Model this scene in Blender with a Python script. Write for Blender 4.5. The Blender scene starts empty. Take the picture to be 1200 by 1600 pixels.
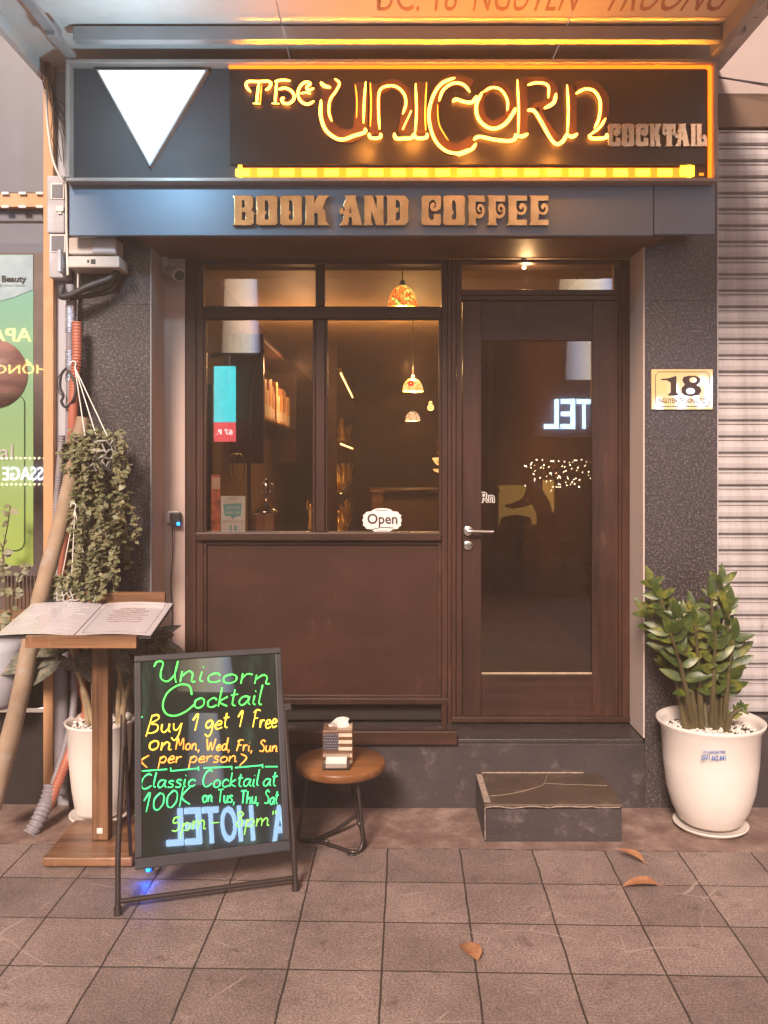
import bpy, bmesh, math, random
from mathutils import Vector, Matrix
random.seed(7)
R = math.radians
S = bpy.context.scene
COL = S.collection
# ------------------------------------------------------------------ camera, light, exposure
D, F, H = 4.155, 1390.0, 1.62          # metres to the facade, focal length in photo pixels, eye height
cd = bpy.data.cameras.new('camera'); cam = bpy.data.objects.new('camera', cd); COL.objects.link(cam)
cam.location = (0, -D, H); cam.rotation_euler = (R(90), 0, 0)
cd.sensor_fit = 'VERTICAL'; cd.sensor_height = 36; cd.lens = 36*F/1600; cd.shift_y = -0.05
cd.clip_start = .05; cd.clip_end = 500
S.camera = cam
SUN_EL, SUN_AZ = 34, -14                # degrees above the street behind the camera, a little from the left
wd = bpy.data.worlds.new('World'); S.world = wd; wd.use_nodes = True
nt = wd.node_tree; bg = nt.nodes['Background']
sky = nt.nodes.new('ShaderNodeTexSky'); sky.sky_type = 'NISHITA'; sky.sun_disc = False
sky.sun_elevation = R(SUN_EL); sky.sun_rotation = R(180+SUN_AZ)
tint = nt.nodes.new('ShaderNodeMix'); tint.data_type = 'RGBA'; tint.blend_type = 'MULTIPLY'
tint.inputs[0].default_value = 1; tint.inputs[7].default_value = (1.0, .66, .52, 1)
nt.links.new(sky.outputs[0], tint.inputs[6]); nt.links.new(tint.outputs[2], bg.inputs[0])
bg.inputs[1].default_value = .058
sl = bpy.data.lights.new('sun', 'SUN'); so = bpy.data.objects.new('sun', sl); COL.objects.link(so)
sl.energy = 3.35; sl.angle = R(13); sl.color = (1, .82, .70)
so.rotation_euler = Vector((-math.sin(R(SUN_AZ))*math.cos(R(SUN_EL)), math.cos(R(SUN_AZ))*math.cos(R(SUN_EL)), -math.sin(R(SUN_EL)))).to_track_quat('-Z', 'Y').to_euler()
S.view_settings.view_transform = 'Standard'; S.view_settings.look = 'None'
S.view_settings.exposure = 1.2; S.view_settings.gamma = 1
S.render.engine = 'CYCLES'
S.cycles.use_denoising = True
S.cycles.max_bounces = 6; S.cycles.diffuse_bounces = 3; S.cycles.glossy_bounces = 3; S.cycles.transparent_max_bounces = 12
S.cycles.sample_clamp_indirect = 4; S.cycles.caustics_reflective = False; S.cycles.caustics_refractive = False

# ------------------------------------------------------------------ measuring helpers (photo pixel on a vertical plane -> metres)
def X(px, Y): return (px-600)*(Y+D)/F
def Zh(py, Y): return H-(py-720)*(Y+D)/F
def P(px, py, Y): return Vector((X(px, Y), Y, Zh(py, Y)))
def catmull(pts, n=6, closed=False):
    pts = [Vector(p) for p in pts]
    if len(pts) < 3: return pts
    out = []; m = len(pts); last = m if closed else m-1
    for i in range(last):
        g = lambda k: pts[k % m] if closed else pts[max(0, min(m-1, k))]
        a, b, c, d = g(i-1), g(i), g(i+1), g(i+2)
        for k in range(n):
            t = k/n
            out.append(.5*((2*b)+(c-a)*t+(2*a-5*b+4*c-d)*t*t+(3*b-a-3*c+d)*t**3))
    if not closed: out.append(pts[-1])
    return out

# ------------------------------------------------------------------ materials
def newmat(name):
    m = bpy.data.materials.new(name); m.use_nodes = True
    return m, m.node_tree, m.node_tree.nodes['Principled BSDF']
def nd(t, typ, **kw):
    n = t.nodes.new(typ)
    for k, v in kw.items(): setattr(n, k, v)
    return n
def ramp(t, fac, stops):
    r = nd(t, 'ShaderNodeValToRGB'); t.links.new(fac, r.inputs[0])
    while len(r.color_ramp.elements) < len(stops): r.color_ramp.elements.new(.5)
    for e, (p, c) in zip(r.color_ramp.elements, stops):
        e.position = p; e.color = (*c, 1) if len(c) == 3 else c
    return r.outputs[0]
def coords(t, scale=(1, 1, 1), rot=(0, 0, 0), loc=(0, 0, 0)):
    c = nd(t, 'ShaderNodeTexCoord'); m = nd(t, 'ShaderNodeMapping')
    m.inputs[1].default_value = loc; m.inputs[2].default_value = rot; m.inputs[3].default_value = scale
    t.links.new(c.outputs['Object'], m.inputs[0]); return m.outputs[0]
def noise(t, vec, scale, detail=4, rough=.55):
    n = nd(t, 'ShaderNodeTexNoise'); n.inputs['Scale'].default_value = scale; n.inputs['Detail'].default_value = detail
    n.inputs['Roughness'].default_value = rough; t.links.new(vec, n.inputs['Vector']); return n.outputs[0]
def mixc(t, fac, a, b, mode='MIX'):
    m = nd(t, 'ShaderNodeMix', data_type='RGBA', blend_type=mode)
    for s, v in ((m.inputs[0], fac), (m.inputs[6], a), (m.inputs[7], b)):
        if hasattr(v, 'is_output'): t.links.new(v, s)
        elif isinstance(v, (int, float)): s.default_value = v
        else: s.default_value = (*v, 1)
    return m.outputs[2]
def mth(t, op, a, b=0.0):
    m = nd(t, 'ShaderNodeMath', operation=op)
    for s, v in ((m.inputs[0], a), (m.inputs[1], b)):
        if hasattr(v, 'is_output'): t.links.new(v, s)
        else: s.default_value = v
    return m.outputs[0]
def bump(t, b, h, strength=.3, dist=.01):
    n = nd(t, 'ShaderNodeBump'); n.inputs['Strength'].default_value = strength; n.inputs['Distance'].default_value = dist
    t.links.new(h, n.inputs['Height']); t.links.new(n.outputs[0], b.inputs['Normal'])
def plain(name, col, rough=.5, metal=0, var=.18, scale=9, bmp=0, spec=.5, stretch=(1, 1, 1), coat=0):
    m, t, b = newmat(name); v = coords(t, stretch)
    n = noise(t, v, scale)
    lo = tuple(c*(1-var) for c in col); hi = tuple(min(1, c*(1+var)) for c in col)
    t.links.new(ramp(t, n, [(.3, lo), (.7, hi)]), b.inputs['Base Color'])
    n2 = noise(t, v, scale*3.1)
    r = nd(t, 'ShaderNodeMapRange'); t.links.new(n2, r.inputs[0]); r.inputs[3].default_value = max(.02, rough-.08); r.inputs[4].default_value = min(1, rough+.1)
    t.links.new(r.outputs[0], b.inputs['Roughness'])
    b.inputs['Metallic'].default_value = metal; b.inputs['Specular IOR Level'].default_value = spec; b.inputs['Coat Weight'].default_value = coat
    if bmp: bump(t, b, n2, bmp, .004)
    return m
def glow(name, col, strength):
    m, t, b = newmat(name)
    b.inputs['Base Color'].default_value = (*[min(.8, c) for c in col], 1); b.inputs['Emission Color'].default_value = (*col, 1)
    b.inputs['Emission Strength'].default_value = strength; b.inputs['Roughness'].default_value = .4
    return m
def marker(name, col, strength):       # fluorescent ink lit from the board's edge: uneven density
    m = glow(name, col, strength); t = m.node_tree; b = t.nodes['Principled BSDF']; n = noise(t, coords(t), 38, 3, .6)
    t.links.new(mth(t, 'MULTIPLY', ramp(t, n, [(.3, (.42,)*3), (.62, (1.1,)*3)]), strength), b.inputs['Emission Strength']); return m
def wood(name, dark, light, axis='z', rough=.45, scale=14, coat=0, bmp=.12):
    m, t, b = newmat(name)
    st = {'panel': (.45, 1, 1), 'x': (.06, 1, 1), 'y': (1, .06, 1), 'z': (1, 1, .06)}[axis]
    v = coords(t, st); n = noise(t, v, scale, 6, .6); n2 = noise(t, v, scale*5, 3)
    n3 = noise(t, coords(t), 2.3, 2)
    f = mth(t, 'ADD', mth(t, 'MULTIPLY', n, .6), mth(t, 'MULTIPLY', n2, .25)); f = mth(t, 'ADD', f, mth(t, 'MULTIPLY', n3, .25))
    cw = ramp(t, f, [(.42, dark), (.68, light)]); sc_ = mth(t, 'MULTIPLY', ramp(t, noise(t, coords(t, (1.6, 1, .5)), 13, 7, .75), [(.56, (0, 0, 0)), (.70, (.5,)*3)]), ramp(t, n3, [(.45, (0, 0, 0)), (.6, (1, 1, 1))]))
    t.links.new(mixc(t, sc_, cw, tuple(min(1, x*2.1+.015) for x in light)), b.inputs['Base Color'])
    b.inputs['Roughness'].default_value = rough; b.inputs['Coat Weight'].default_value = coat; b.inputs['Coat Roughness'].default_value = .25; b.inputs['Specular IOR Level'].default_value = .3
    bump(t, b, n2, bmp, .002); return m
def granite(name, base, fleck, rough=.3):
    m, t, b = newmat(name); v = coords(t)
    n = noise(t, v, 95, 4, .8); n2 = noise(t, v, 2.2, 4); n4 = noise(t, v, 210, 2, .7)
    c = ramp(t, n, [(.42, tuple(x*.35 for x in base)), (.54, base), (.62, fleck)])
    c = mixc(t, ramp(t, n4, [(.56, (0, 0, 0)), (.66, (.55, .55, .55))]), c, tuple(x*1.5 for x in fleck))
    c = mixc(t, ramp(t, n2, [(.3, (.25, .25, .25)), (.7, (0, 0, 0))]), c, tuple(x*.6 for x in base))
    t.links.new(c, b.inputs['Base Color']); b.inputs['Roughness'].default_value = rough
    rr = ramp(t, n2, [(.3, (.28,)*3), (.75, (.5,)*3)]); t.links.new(rr, b.inputs['Roughness']); return m
def plaster(name, col, rough=.85, stain=(.3, .2, .15), amt=.25):
    m, t, b = newmat(name); v = coords(t); n = noise(t, v, 3.2, 6, .62); n2 = noise(t, v, 70, 3)
    c = mixc(t, ramp(t, n, [(.45, (0, 0, 0)), (.78, (amt,)*3)]), col, stain)
    t.links.new(c, b.inputs['Base Color']); b.inputs['Roughness'].default_value = rough; bump(t, b, n2, .15, .003); return m
def scuffed(name, base, scuff, rough=.7):      # dark rendered concrete with pale scuffs and dust
    m, t, b = newmat(name); v = coords(t)
    n = noise(t, v, 3.1, 8, .68); n2 = noise(t, v, 8, 8, .75); n3 = noise(t, v, 90, 3, .6)
    c = ramp(t, n, [(.3, tuple(x*.62 for x in base)), (.7, tuple(x*1.35 for x in base))])
    c = mixc(t, ramp(t, n2, [(.55, (0, 0, 0)), (.68, (.6, .6, .6))]), c, scuff)
    c = mixc(t, ramp(t, n3, [(.62, (0, 0, 0)), (.75, (.4, .4, .4))]), c, scuff)
    t.links.new(c, b.inputs['Base Color']); b.inputs['Roughness'].default_value = rough; bump(t, b, n2, .35, .006); return m
def glass(name, tintc=(.8, .72, .68), refl=.075):
    m = bpy.data.materials.new(name); m.use_nodes = True; t = m.node_tree; t.nodes.clear()
    o = nd(t, 'ShaderNodeOutputMaterial'); tr = nd(t, 'ShaderNodeBsdfTransparent'); gl = nd(t, 'ShaderNodeBsdfGlossy'); mx = nd(t, 'ShaderNodeMixShader')
    tr.inputs[0].default_value = (*tintc, 1); gl.inputs['Roughness'].default_value = .004
    lw = nd(t, 'ShaderNodeFresnel'); lw.inputs[0].default_value = 1.45
    f = mth(t, 'ADD', mth(t, 'MULTIPLY', lw.outputs[0], .9), refl-.035)
    t.links.new(f, mx.inputs[0]); t.links.new(tr.outputs[0], mx.inputs[1]); t.links.new(gl.outputs[0], mx.inputs[2]); t.links.new(mx.outputs[0], o.inputs[0]); return m
def leafmat(name, a, b_, c_, rough=.3, scale=11, coat=.2):
    m, t, b = newmat(name); n = noise(t, coords(t), scale, 4, .7)
    t.links.new(ramp(t, n, [(.3, a), (.5, b_), (.72, c_)]), b.inputs['Base Color'])
    b.inputs['Roughness'].default_value = rough; b.inputs['Coat Weight'].default_value = coat; b.inputs['Coat Roughness'].default_value = .2
    b.inputs['Subsurface Weight'].default_value = .0; return m

M = {}
M['wood_dark'] = wood('dark_stained_wood', (.020, .0080, .0052), (.070, .028, .017), 'z', .42, 10, 0)
M['wood_dark_x'] = wood('dark_stained_wood_rail', (.020, .0080, .0052), (.072, .029, .018), 'x', .42, 10, 0)
M['wood_panel'] = wood('dark_plywood_panel', (.036, .0130, .0078), (.058, .0225, .0135), 'panel', .42, 3.2, .0)
M['wood_stand'] = wood('varnished_pine', (.065, .028, .013), (.31, .155, .078), 'z', .4, 16, .3)
M['wood_stand_x'] = wood('varnished_pine_board', (.065, .028, .013), (.31, .155, .078), 'x', .4, 16, .3)
M['wood_table'] = wood('oiled_hardwood', (.15, .055, .018), (.34, .15, .055), 'x', .35, 9, .35)
M['wood_pole'] = scuffed('weathered_pole', (.36, .25, .165), (.40, .37, .34), .85)
M['granite'] = granite('dark_granite', (.046, .034, .036), (.23, .19, .19))
M['ledge'] = granite('polished_dark_stone', (.045, .034, .034), (.10, .08, .08), .2)
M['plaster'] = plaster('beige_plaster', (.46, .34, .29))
M['plinth'] = scuffed('dark_render', (.042, .029, .031), (.17, .13, .125))
M['step_side'] = scuffed('step_render', (.045, .032, .033), (.22, .18, .165))
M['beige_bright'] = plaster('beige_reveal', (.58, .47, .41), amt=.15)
M['lintel'] = plain('brown_lintel', (.115, .052, .028), .55, 0, .15, 4)
M['sign_metal'] = plain('grey_painted_steel', (.042, .038, .042), .7, 0, .12, 3)
M['sign_rim'] = plain('sign_rim', (.30, .24, .21), .45, .0, .12, 5)
M['sign_black'] = plain('brown_black_acrylic', (.013, .008, .007), .36, 0, .1, 3)
M['fascia'] = plain('brushed_blue_steel', (.155, .20, .265), .5, .1, .06, 3, stretch=(.2, 1, 1))
M['brass'] = plain('polished_brass', (.64, .42, .20), .2, 1, .2, 14)
M['brass_pale'] = plain('pale_brass', (.72, .58, .42), .25, 1, .15, 14)
M['acrylic_letter'] = plain('amber_acrylic', (.095, .042, .02), .22, 0, .2, 12)
M['neon'] = glow('neon_tube', (1, .28, .026), 9)
M['neon_soft'] = glow('neon_edge', (1, .30, .02), 1.8)
M['led'] = glow('amber_led', (1, .46, .012), 5.0)
M['led_bar'] = glow('amber_led_bar', (1, .26, .008), .75)
M['white_lamp'] = glow('cool_white_lightbox', (1, .975, .90), .44)
M['awning'] = plaster('cream_awning_sheet', (.62, .54, .49), .6, (.35, .27, .22), .5)
M['red_print'] = plain('faded_red_print', (.30, .15, .13), .7)
M['steel'] = plain('painted_steel_tube', (.30, .28, .28), .4, .4, .1, 6)
M['shutter'] = plain('pale_shutter_steel', (.36, .325, .32), .42, .1, .1, 5, stretch=(.4, 1, 1))
m_, t_, b_ = newmat('worn_shutter_steel'); n1 = noise(t_, coords(t_, (6, 1, .35)), 2.2, 6, .7); n2_ = noise(t_, coords(t_), 30, 4, .7)
c_ = ramp(t_, n1, [(.32, (.34, .30, .29)), (.6, (.50, .455, .45))]); c_ = mixc(t_, ramp(t_, n2_, [(.64, (0, 0, 0)), (.72, (.6,)*3)]), c_, (.16, .11, .09)); t_.links.new(c_, b_.inputs['Base Color']); b_.inputs['Roughness'].default_value = .45
M['shutter'] = m_
M['shutter_box'] = plain('brown_shutter_box', (.13, .075, .045), .6, 0, .15, 4)
M['wall_cream'] = plaster('cream_wall', (.40, .32, .29))
M['wall_grey'] = plaster('pale_grey_wall', (.48, .47, .51))
M['orange'] = plaster('peach_painted_pillar', (.56, .30, .15), .6, (.5, .28, .12), .2)
M['dark_panel'] = plain('slate_panel', (.125, .12, .145), .4, 0, .15, 2)
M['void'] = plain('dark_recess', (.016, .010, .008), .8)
M['plastic_grey'] = plain('grey_plastic', (.42, .40, .42), .45)
M['plastic_beige'] = plain('beige_plastic', (.55, .46, .40), .45)
M['plastic_white'] = plain('white_plastic', (.80, .72, .66), .32, 0, .06, 4)
M['white_wire'] = plain('white_wire', (.82, .76, .68), .5)
M['black_rubber'] = plain('black_rubber', (.03, .026, .028), .5)
M['black_steel'] = plain('black_tube_steel', (.055, .04, .036), .33, .5, .1)
M['red_conduit'] = plain('red_corrugated_plastic', (.42, .13, .08), .45)
M['grey_conduit'] = plain('grey_corrugated_plastic', (.26, .23, .25), .45)
M['foil'] = plain('silver_wrap', (.55, .62, .78), .25, .8, .3, 40, .4)
M['leaf_hang'] = leafmat('dusty_creeper_leaf', (.06, .066, .028), (.155, .15, .072), (.34, .30, .17), .5, 28, 0)
M['leaf_zz'] = leafmat('glossy_green_leaf', (.018, .034, .007), (.05, .078, .012), (.24, .22, .03), .40, 12, .0)
M['stalk'] = plain('green_brown_stalk', (.11, .085, .04), .4, 0, .3, 14)
M['stem_pale'] = plain('pale_plant_stem', (.42, .31, .19), .55, 0, .3, 20)
M['leaf_dark'] = leafmat('patterned_dark_leaf', (.045, .05, .03), (.10, .095, .06), (.22, .20, .15), .35, 26, .2)
M['leaf_grey'] = leafmat('grey_green_leaf', (.07, .075, .055), (.13, .13, .10), (.28, .26, .22), .35, 24, .2)
M['pebble'] = plain('white_pebble', (.72, .66, .60), .5, 0, .2, 40)
M['soil'] = plain('dark_soil', (.05, .035, .025), .9)
M['paper'] = plain('laminated_paper', (.58, .53, .54), .18, 0, .05, 3, coat=.5)
M['paper_line'] = plain('printed_line', (.25, .16, .14), .4)
M['paper_grey'] = plain('pale_print', (.55, .52, .56), .35)
M['chrome'] = plain('brushed_chrome', (.72, .68, .64), .2, 1, .05)
M['silver'] = plain('tarnished_silver', (.60, .52, .46), .2, 1, .1)
M['gold'] = plain('gold_figure', (.85, .52, .13), .3, .45, .15, 30)
M['plate'] = plain('brass_number_plate', (.78, .58, .24), .32, 0, .06, 4, coat=.6)
M['plate'].node_tree.nodes['Principled BSDF'].inputs['Coat Weight'].default_value = 1; M['plate'].node_tree.nodes['Principled BSDF'].inputs['Coat IOR'].default_value = 1.9
M['ink'] = plain('dark_ink', (.045, .022, .016), .4)
M['bark_leaf'] = leafmat('dry_leaf', (.25, .10, .04), (.38, .17, .08), (.5, .26, .13), .6, 30, 0)
M['bluelight'] = glow('blue_indicator', (.01, .16, 1), 3)
M['board'] = None
M['room'] = plain('dim_room_wall', (.15, .095, .07), .8, 0, .12, 2)
M['room_ceiling'] = plain('room_ceiling', (.42, .29, .14), .6, 0, .08, 2)
M['room_floor'] = plain('room_floor', (.16, .09, .05), .35, 0, .2, 3)
M['glass'] = glass('window_glass', (.80, .73, .70), .075)
M['glass_door'] = glass('door_glass', (.55, .46, .40), .075)
M['glass_left'] = glass('neighbour_glass', (.95, .95, .96), .08)
M['acrylic'] = glass('clear_acrylic', (.93, .9, .88), .12)
M['card'] = plain('white_card', (.80, .74, .68), .5)

# ------------------------------------------------------------------ mesh builder
class MB:
    def __init__(s): s.v = []; s.f = []; s.sm = []
    def add(s, vs, fs, smooth=False):
        o = len(s.v); s.v += [Vector(v) for v in vs]; s.f += [tuple(i+o for i in f) for f in fs]; s.sm += [smooth]*len(fs)
    def box(s, x0, x1, y0, y1, z0, z1, bev=0):
        bm = bmesh.new(); bmesh.ops.create_cube(bm, size=1)
        for v in bm.verts: v.co = Vector(((x0+x1)/2+v.co.x*(x1-x0), (y0+y1)/2+v.co.y*(y1-y0), (z0+z1)/2+v.co.z*(z1-z0)))
        if bev: bmesh.ops.bevel(bm, geom=bm.edges[:], offset=min(bev, .45*min(abs(x1-x0), abs(y1-y0), abs(z1-z0))), segments=2, affect='EDGES', profile=.5)
        bm.verts.index_update(); s.add([v.co.copy() for v in bm.verts], [[v.index for v in f.verts] for f in bm.faces]); bm.free(); return s
    def pbox(s, px0, py0, px1, py1, Y, depth, bev=.003):
        return s.box(X(px0, Y), X(px1, Y), Y, Y+depth, Zh(py1, Y), Zh(py0, Y), bev)
    def tube(s, pts, r, n=8, closed=False, caps=True):
        pts = [Vector(p) for p in pts]; m = len(pts)
        rr = r if isinstance(r, (list, tuple)) else [r]*m
        tang = []
        for i in range(m):
            a = pts[(i-1) % m] if (closed or i > 0) else pts[i]; b = pts[(i+1) % m] if (closed or i < m-1) else pts[i]
            t = b-a; tang.append(t.normalized() if t.length > 1e-9 else (tang[-1] if tang else Vector((0, 0, 1))))
        ref = Vector((0, 0, 1)) if abs(tang[0].z) < .9 else Vector((0, 1, 0))
        nrm = (ref-tang[0]*ref.dot(tang[0])).normalized()
        vs = []
        for i in range(m):
            nn = nrm-tang[i]*nrm.dot(tang[i]); nrm = nn.normalized() if nn.length > 1e-6 else nrm
            bi = tang[i].cross(nrm)
            for k in range(n):
                a = 2*math.pi*k/n; vs.append(pts[i]+(nrm*math.cos(a)+bi*math.sin(a))*rr[i])
        fs = []
        for i in range(m if closed else m-1):
            for k in range(n):
                a = i*n+k; b = i*n+(k+1) % n; c = ((i+1) % m)*n+(k+1) % n; d = ((i+1) % m)*n+k; fs.append((a, b, c, d))
        s.add(vs, fs, True)
        if caps and not closed:
            s.add(vs[:n], [tuple(reversed(range(n)))]); s.add(vs[-n:], [tuple(range(n))])
        return s
    def lathe(s, c, prof, n=40, smooth=True, arc=1.0, sx=1, sy=1):
        vs = []; c = Vector(c)
        for r, z in prof:
            for k in range(n):
                a = 2*math.pi*arc*k/(n if arc == 1 else n-1); vs.append(c+Vector((r*math.cos(a)*sx, r*math.sin(a)*sy, z)))
        fs = []
        for i in range(len(prof)-1):
            for k in range(n if arc == 1 else n-1):
                fs.append((i*n+k, i*n+(k+1) % n, (i+1)*n+(k+1) % n, (i+1)*n+k))
        s.add(vs, fs, smooth); return s
    def ico(s, c, r, sub=1, sc=(1, 1, 1), jit=0):
        bm = bmesh.new(); bmesh.ops.create_icosphere(bm, subdivisions=sub, radius=r)
        bm.verts.index_update()
        s.add([Vector(c)+Vector((v.co.x*sc[0], v.co.y*sc[1], v.co.z*sc[2]))*(1+random.uniform(-jit, jit)) for v in bm.verts], [[v.index for v in f.verts] for f in bm.faces], True); bm.free(); return s
    def prism(s, pts, y0, y1):              # polygon in x-z, extruded along y (concave allowed)
        bm = bmesh.new(); vs = [bm.verts.new((p[0], y0, p[-1])) for p in pts]; f = bm.faces.new(vs)
        r = bmesh.ops.extrude_face_region(bm, geom=[f]); bmesh.ops.translate(bm, verts=[g for g in r['geom'] if isinstance(g, bmesh.types.BMVert)], vec=(0, y1-y0, 0))
        bmesh.ops.recalc_face_normals(bm, faces=bm.faces[:]); bmesh.ops.triangulate(bm, faces=[f for f in bm.faces if len(f.verts) > 4])
        bm.verts.index_update(); s.add([v.co.copy() for v in bm.verts], [[v.index for v in f.verts] for f in bm.faces]); bm.free(); return s
    def leaf(s, base, dirv, up, L, W, curl=.25, fold=.2, n=5, tip=1.0):
        dirv = Vector(dirv).normalized(); side = dirv.cross(Vector(up)); side = side.normalized() if side.length > 1e-5 else Vector((1, 0, 0)); nrm = side.cross(dirv).normalized()
        vs = []; base = Vector(base)
        for i in range(n+1):
            t = i/n; w = W*.5*(math.sin(math.pi*min(1, t**.8*.97+.03))**.75 if i < n else .03)
            c = base+dirv*(L*t)-nrm*(curl*L*t*t)
            vs += [c-side*w+nrm*(fold*w), c, c+side*w+nrm*(fold*w)]
        fs = []
        for i in range(n):
            a = i*3; fs += [(a, a+1, a+4, a+3), (a+1, a+2, a+5, a+4)]
        s.add(vs, fs, True); return s
    def build(s, name, mat, parent=None, local=False, base=True):
        off = Vector((0, 0, 0)); loc = None
        if parent is not None and not local:
            p = parent
            while p: off += p.location; p = p.parent
        elif parent is None and base:
            lo = [min(v[i] for v in s.v) for i in range(3)]; hi = [max(v[i] for v in s.v) for i in range(3)]
            off = Vector(((lo[0]+hi[0])/2, (lo[1]+hi[1])/2, lo[2])); loc = off
        me = bpy.data.meshes.new(name); me.from_pydata([v-off for v in s.v], [], s.f)
        me.polygons.foreach_set('use_smooth', s.sm); me.update()
        mats = mat if isinstance(mat, list) else [mat]
        for k in mats: me.materials.append(k)
        o = bpy.data.objects.new(name, me); COL.objects.link(o)
        if parent is not None: o.parent = parent
        if loc is not None: o.location = loc
        return o
def tag(o, label, cat, group=None):
    o['label'] = label; o['category'] = cat
    if group: o['group'] = group
    return o
def struct(o): o['kind'] = 'structure'; return o
def thing(name, loc, label, cat, group=None):
    o = bpy.data.objects.new(name, None); COL.objects.link(o); o.location = Vector(loc); o.empty_display_size = .05
    return tag(o, label, cat, group)
def wsum(o):
    v = Vector((0, 0, 0))
    while o: v += o.location; o = o.parent
    return v
def curve_mesh(cu):
    ob = bpy.data.objects.new('tmp', cu); COL.objects.link(ob)
    dg = bpy.context.evaluated_depsgraph_get(); me = bpy.data.meshes.new_from_object(ob.evaluated_get(dg)); bpy.data.objects.remove(ob); return me
def text(name, body, size_px, px0, px1, Y, mat, parent, thick=.003, center_py=None, mirror=False, matrix=None, fit=None, bold=0, local=False):
    """lettering fitted into a width/height box; default stands on the plane y=Y facing the camera"""
    cu = bpy.data.curves.new(name, 'FONT'); cu.body = body; cu.extrude = thick/2; cu.align_x = 'LEFT'; cu.offset = bold; cu.resolution_u = 3
    me = curve_mesh(cu); me.name = name
    xs = [v.co.x for v in me.vertices]; ys = [v.co.y for v in me.vertices]
    if not xs: return None
    x0, x1, y0, y1 = min(xs), max(xs), min(ys), max(ys)
    if matrix is None:
        wx0, wx1 = X(px0, Y), X(px1, Y); zc = Zh(center_py, Y); h = size_px*(Y+D)/F
        for v in me.vertices:
            u = (v.co.x-x0)/(x1-x0); u = 1-u if mirror else u
            v.co = Vector((wx0+(wx1-wx0)*u, Y+v.co.z, zc+((v.co.y-y0)/(y1-y0)-.5)*h))
    else:
        w, h = fit
        for v in me.vertices:
            u = (v.co.x-x0)/(x1-x0); u = 1-u if mirror else u
            v.co = matrix @ Vector(((u-.5)*w, ((v.co.y-y0)/(y1-y0)-.5)*h, v.co.z))
    if mirror: me.flip_normals()
    o = bpy.data.objects.new(name, me); COL.objects.link(o); me.materials.append(mat)
    if parent is not None:
        o.parent = parent
        if not local:
            off = wsum(parent)
            for v in me.vertices: v.co -= off
    return o
def outline_mesh(polys, thick, bev=0):
    cu = bpy.data.curves.new('g', 'CURVE'); cu.dimensions = '2D'; cu.fill_mode = 'BOTH'; cu.extrude = thick/2; cu.bevel_depth = bev
    for p in polys:
        s = cu.splines.new('POLY'); s.points.add(len(p)-1); s.use_cyclic_u = True
        for q, (a, b) in zip(s.points, p): q.co = (a, b, 0, 1)
    return curve_mesh(cu)

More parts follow.
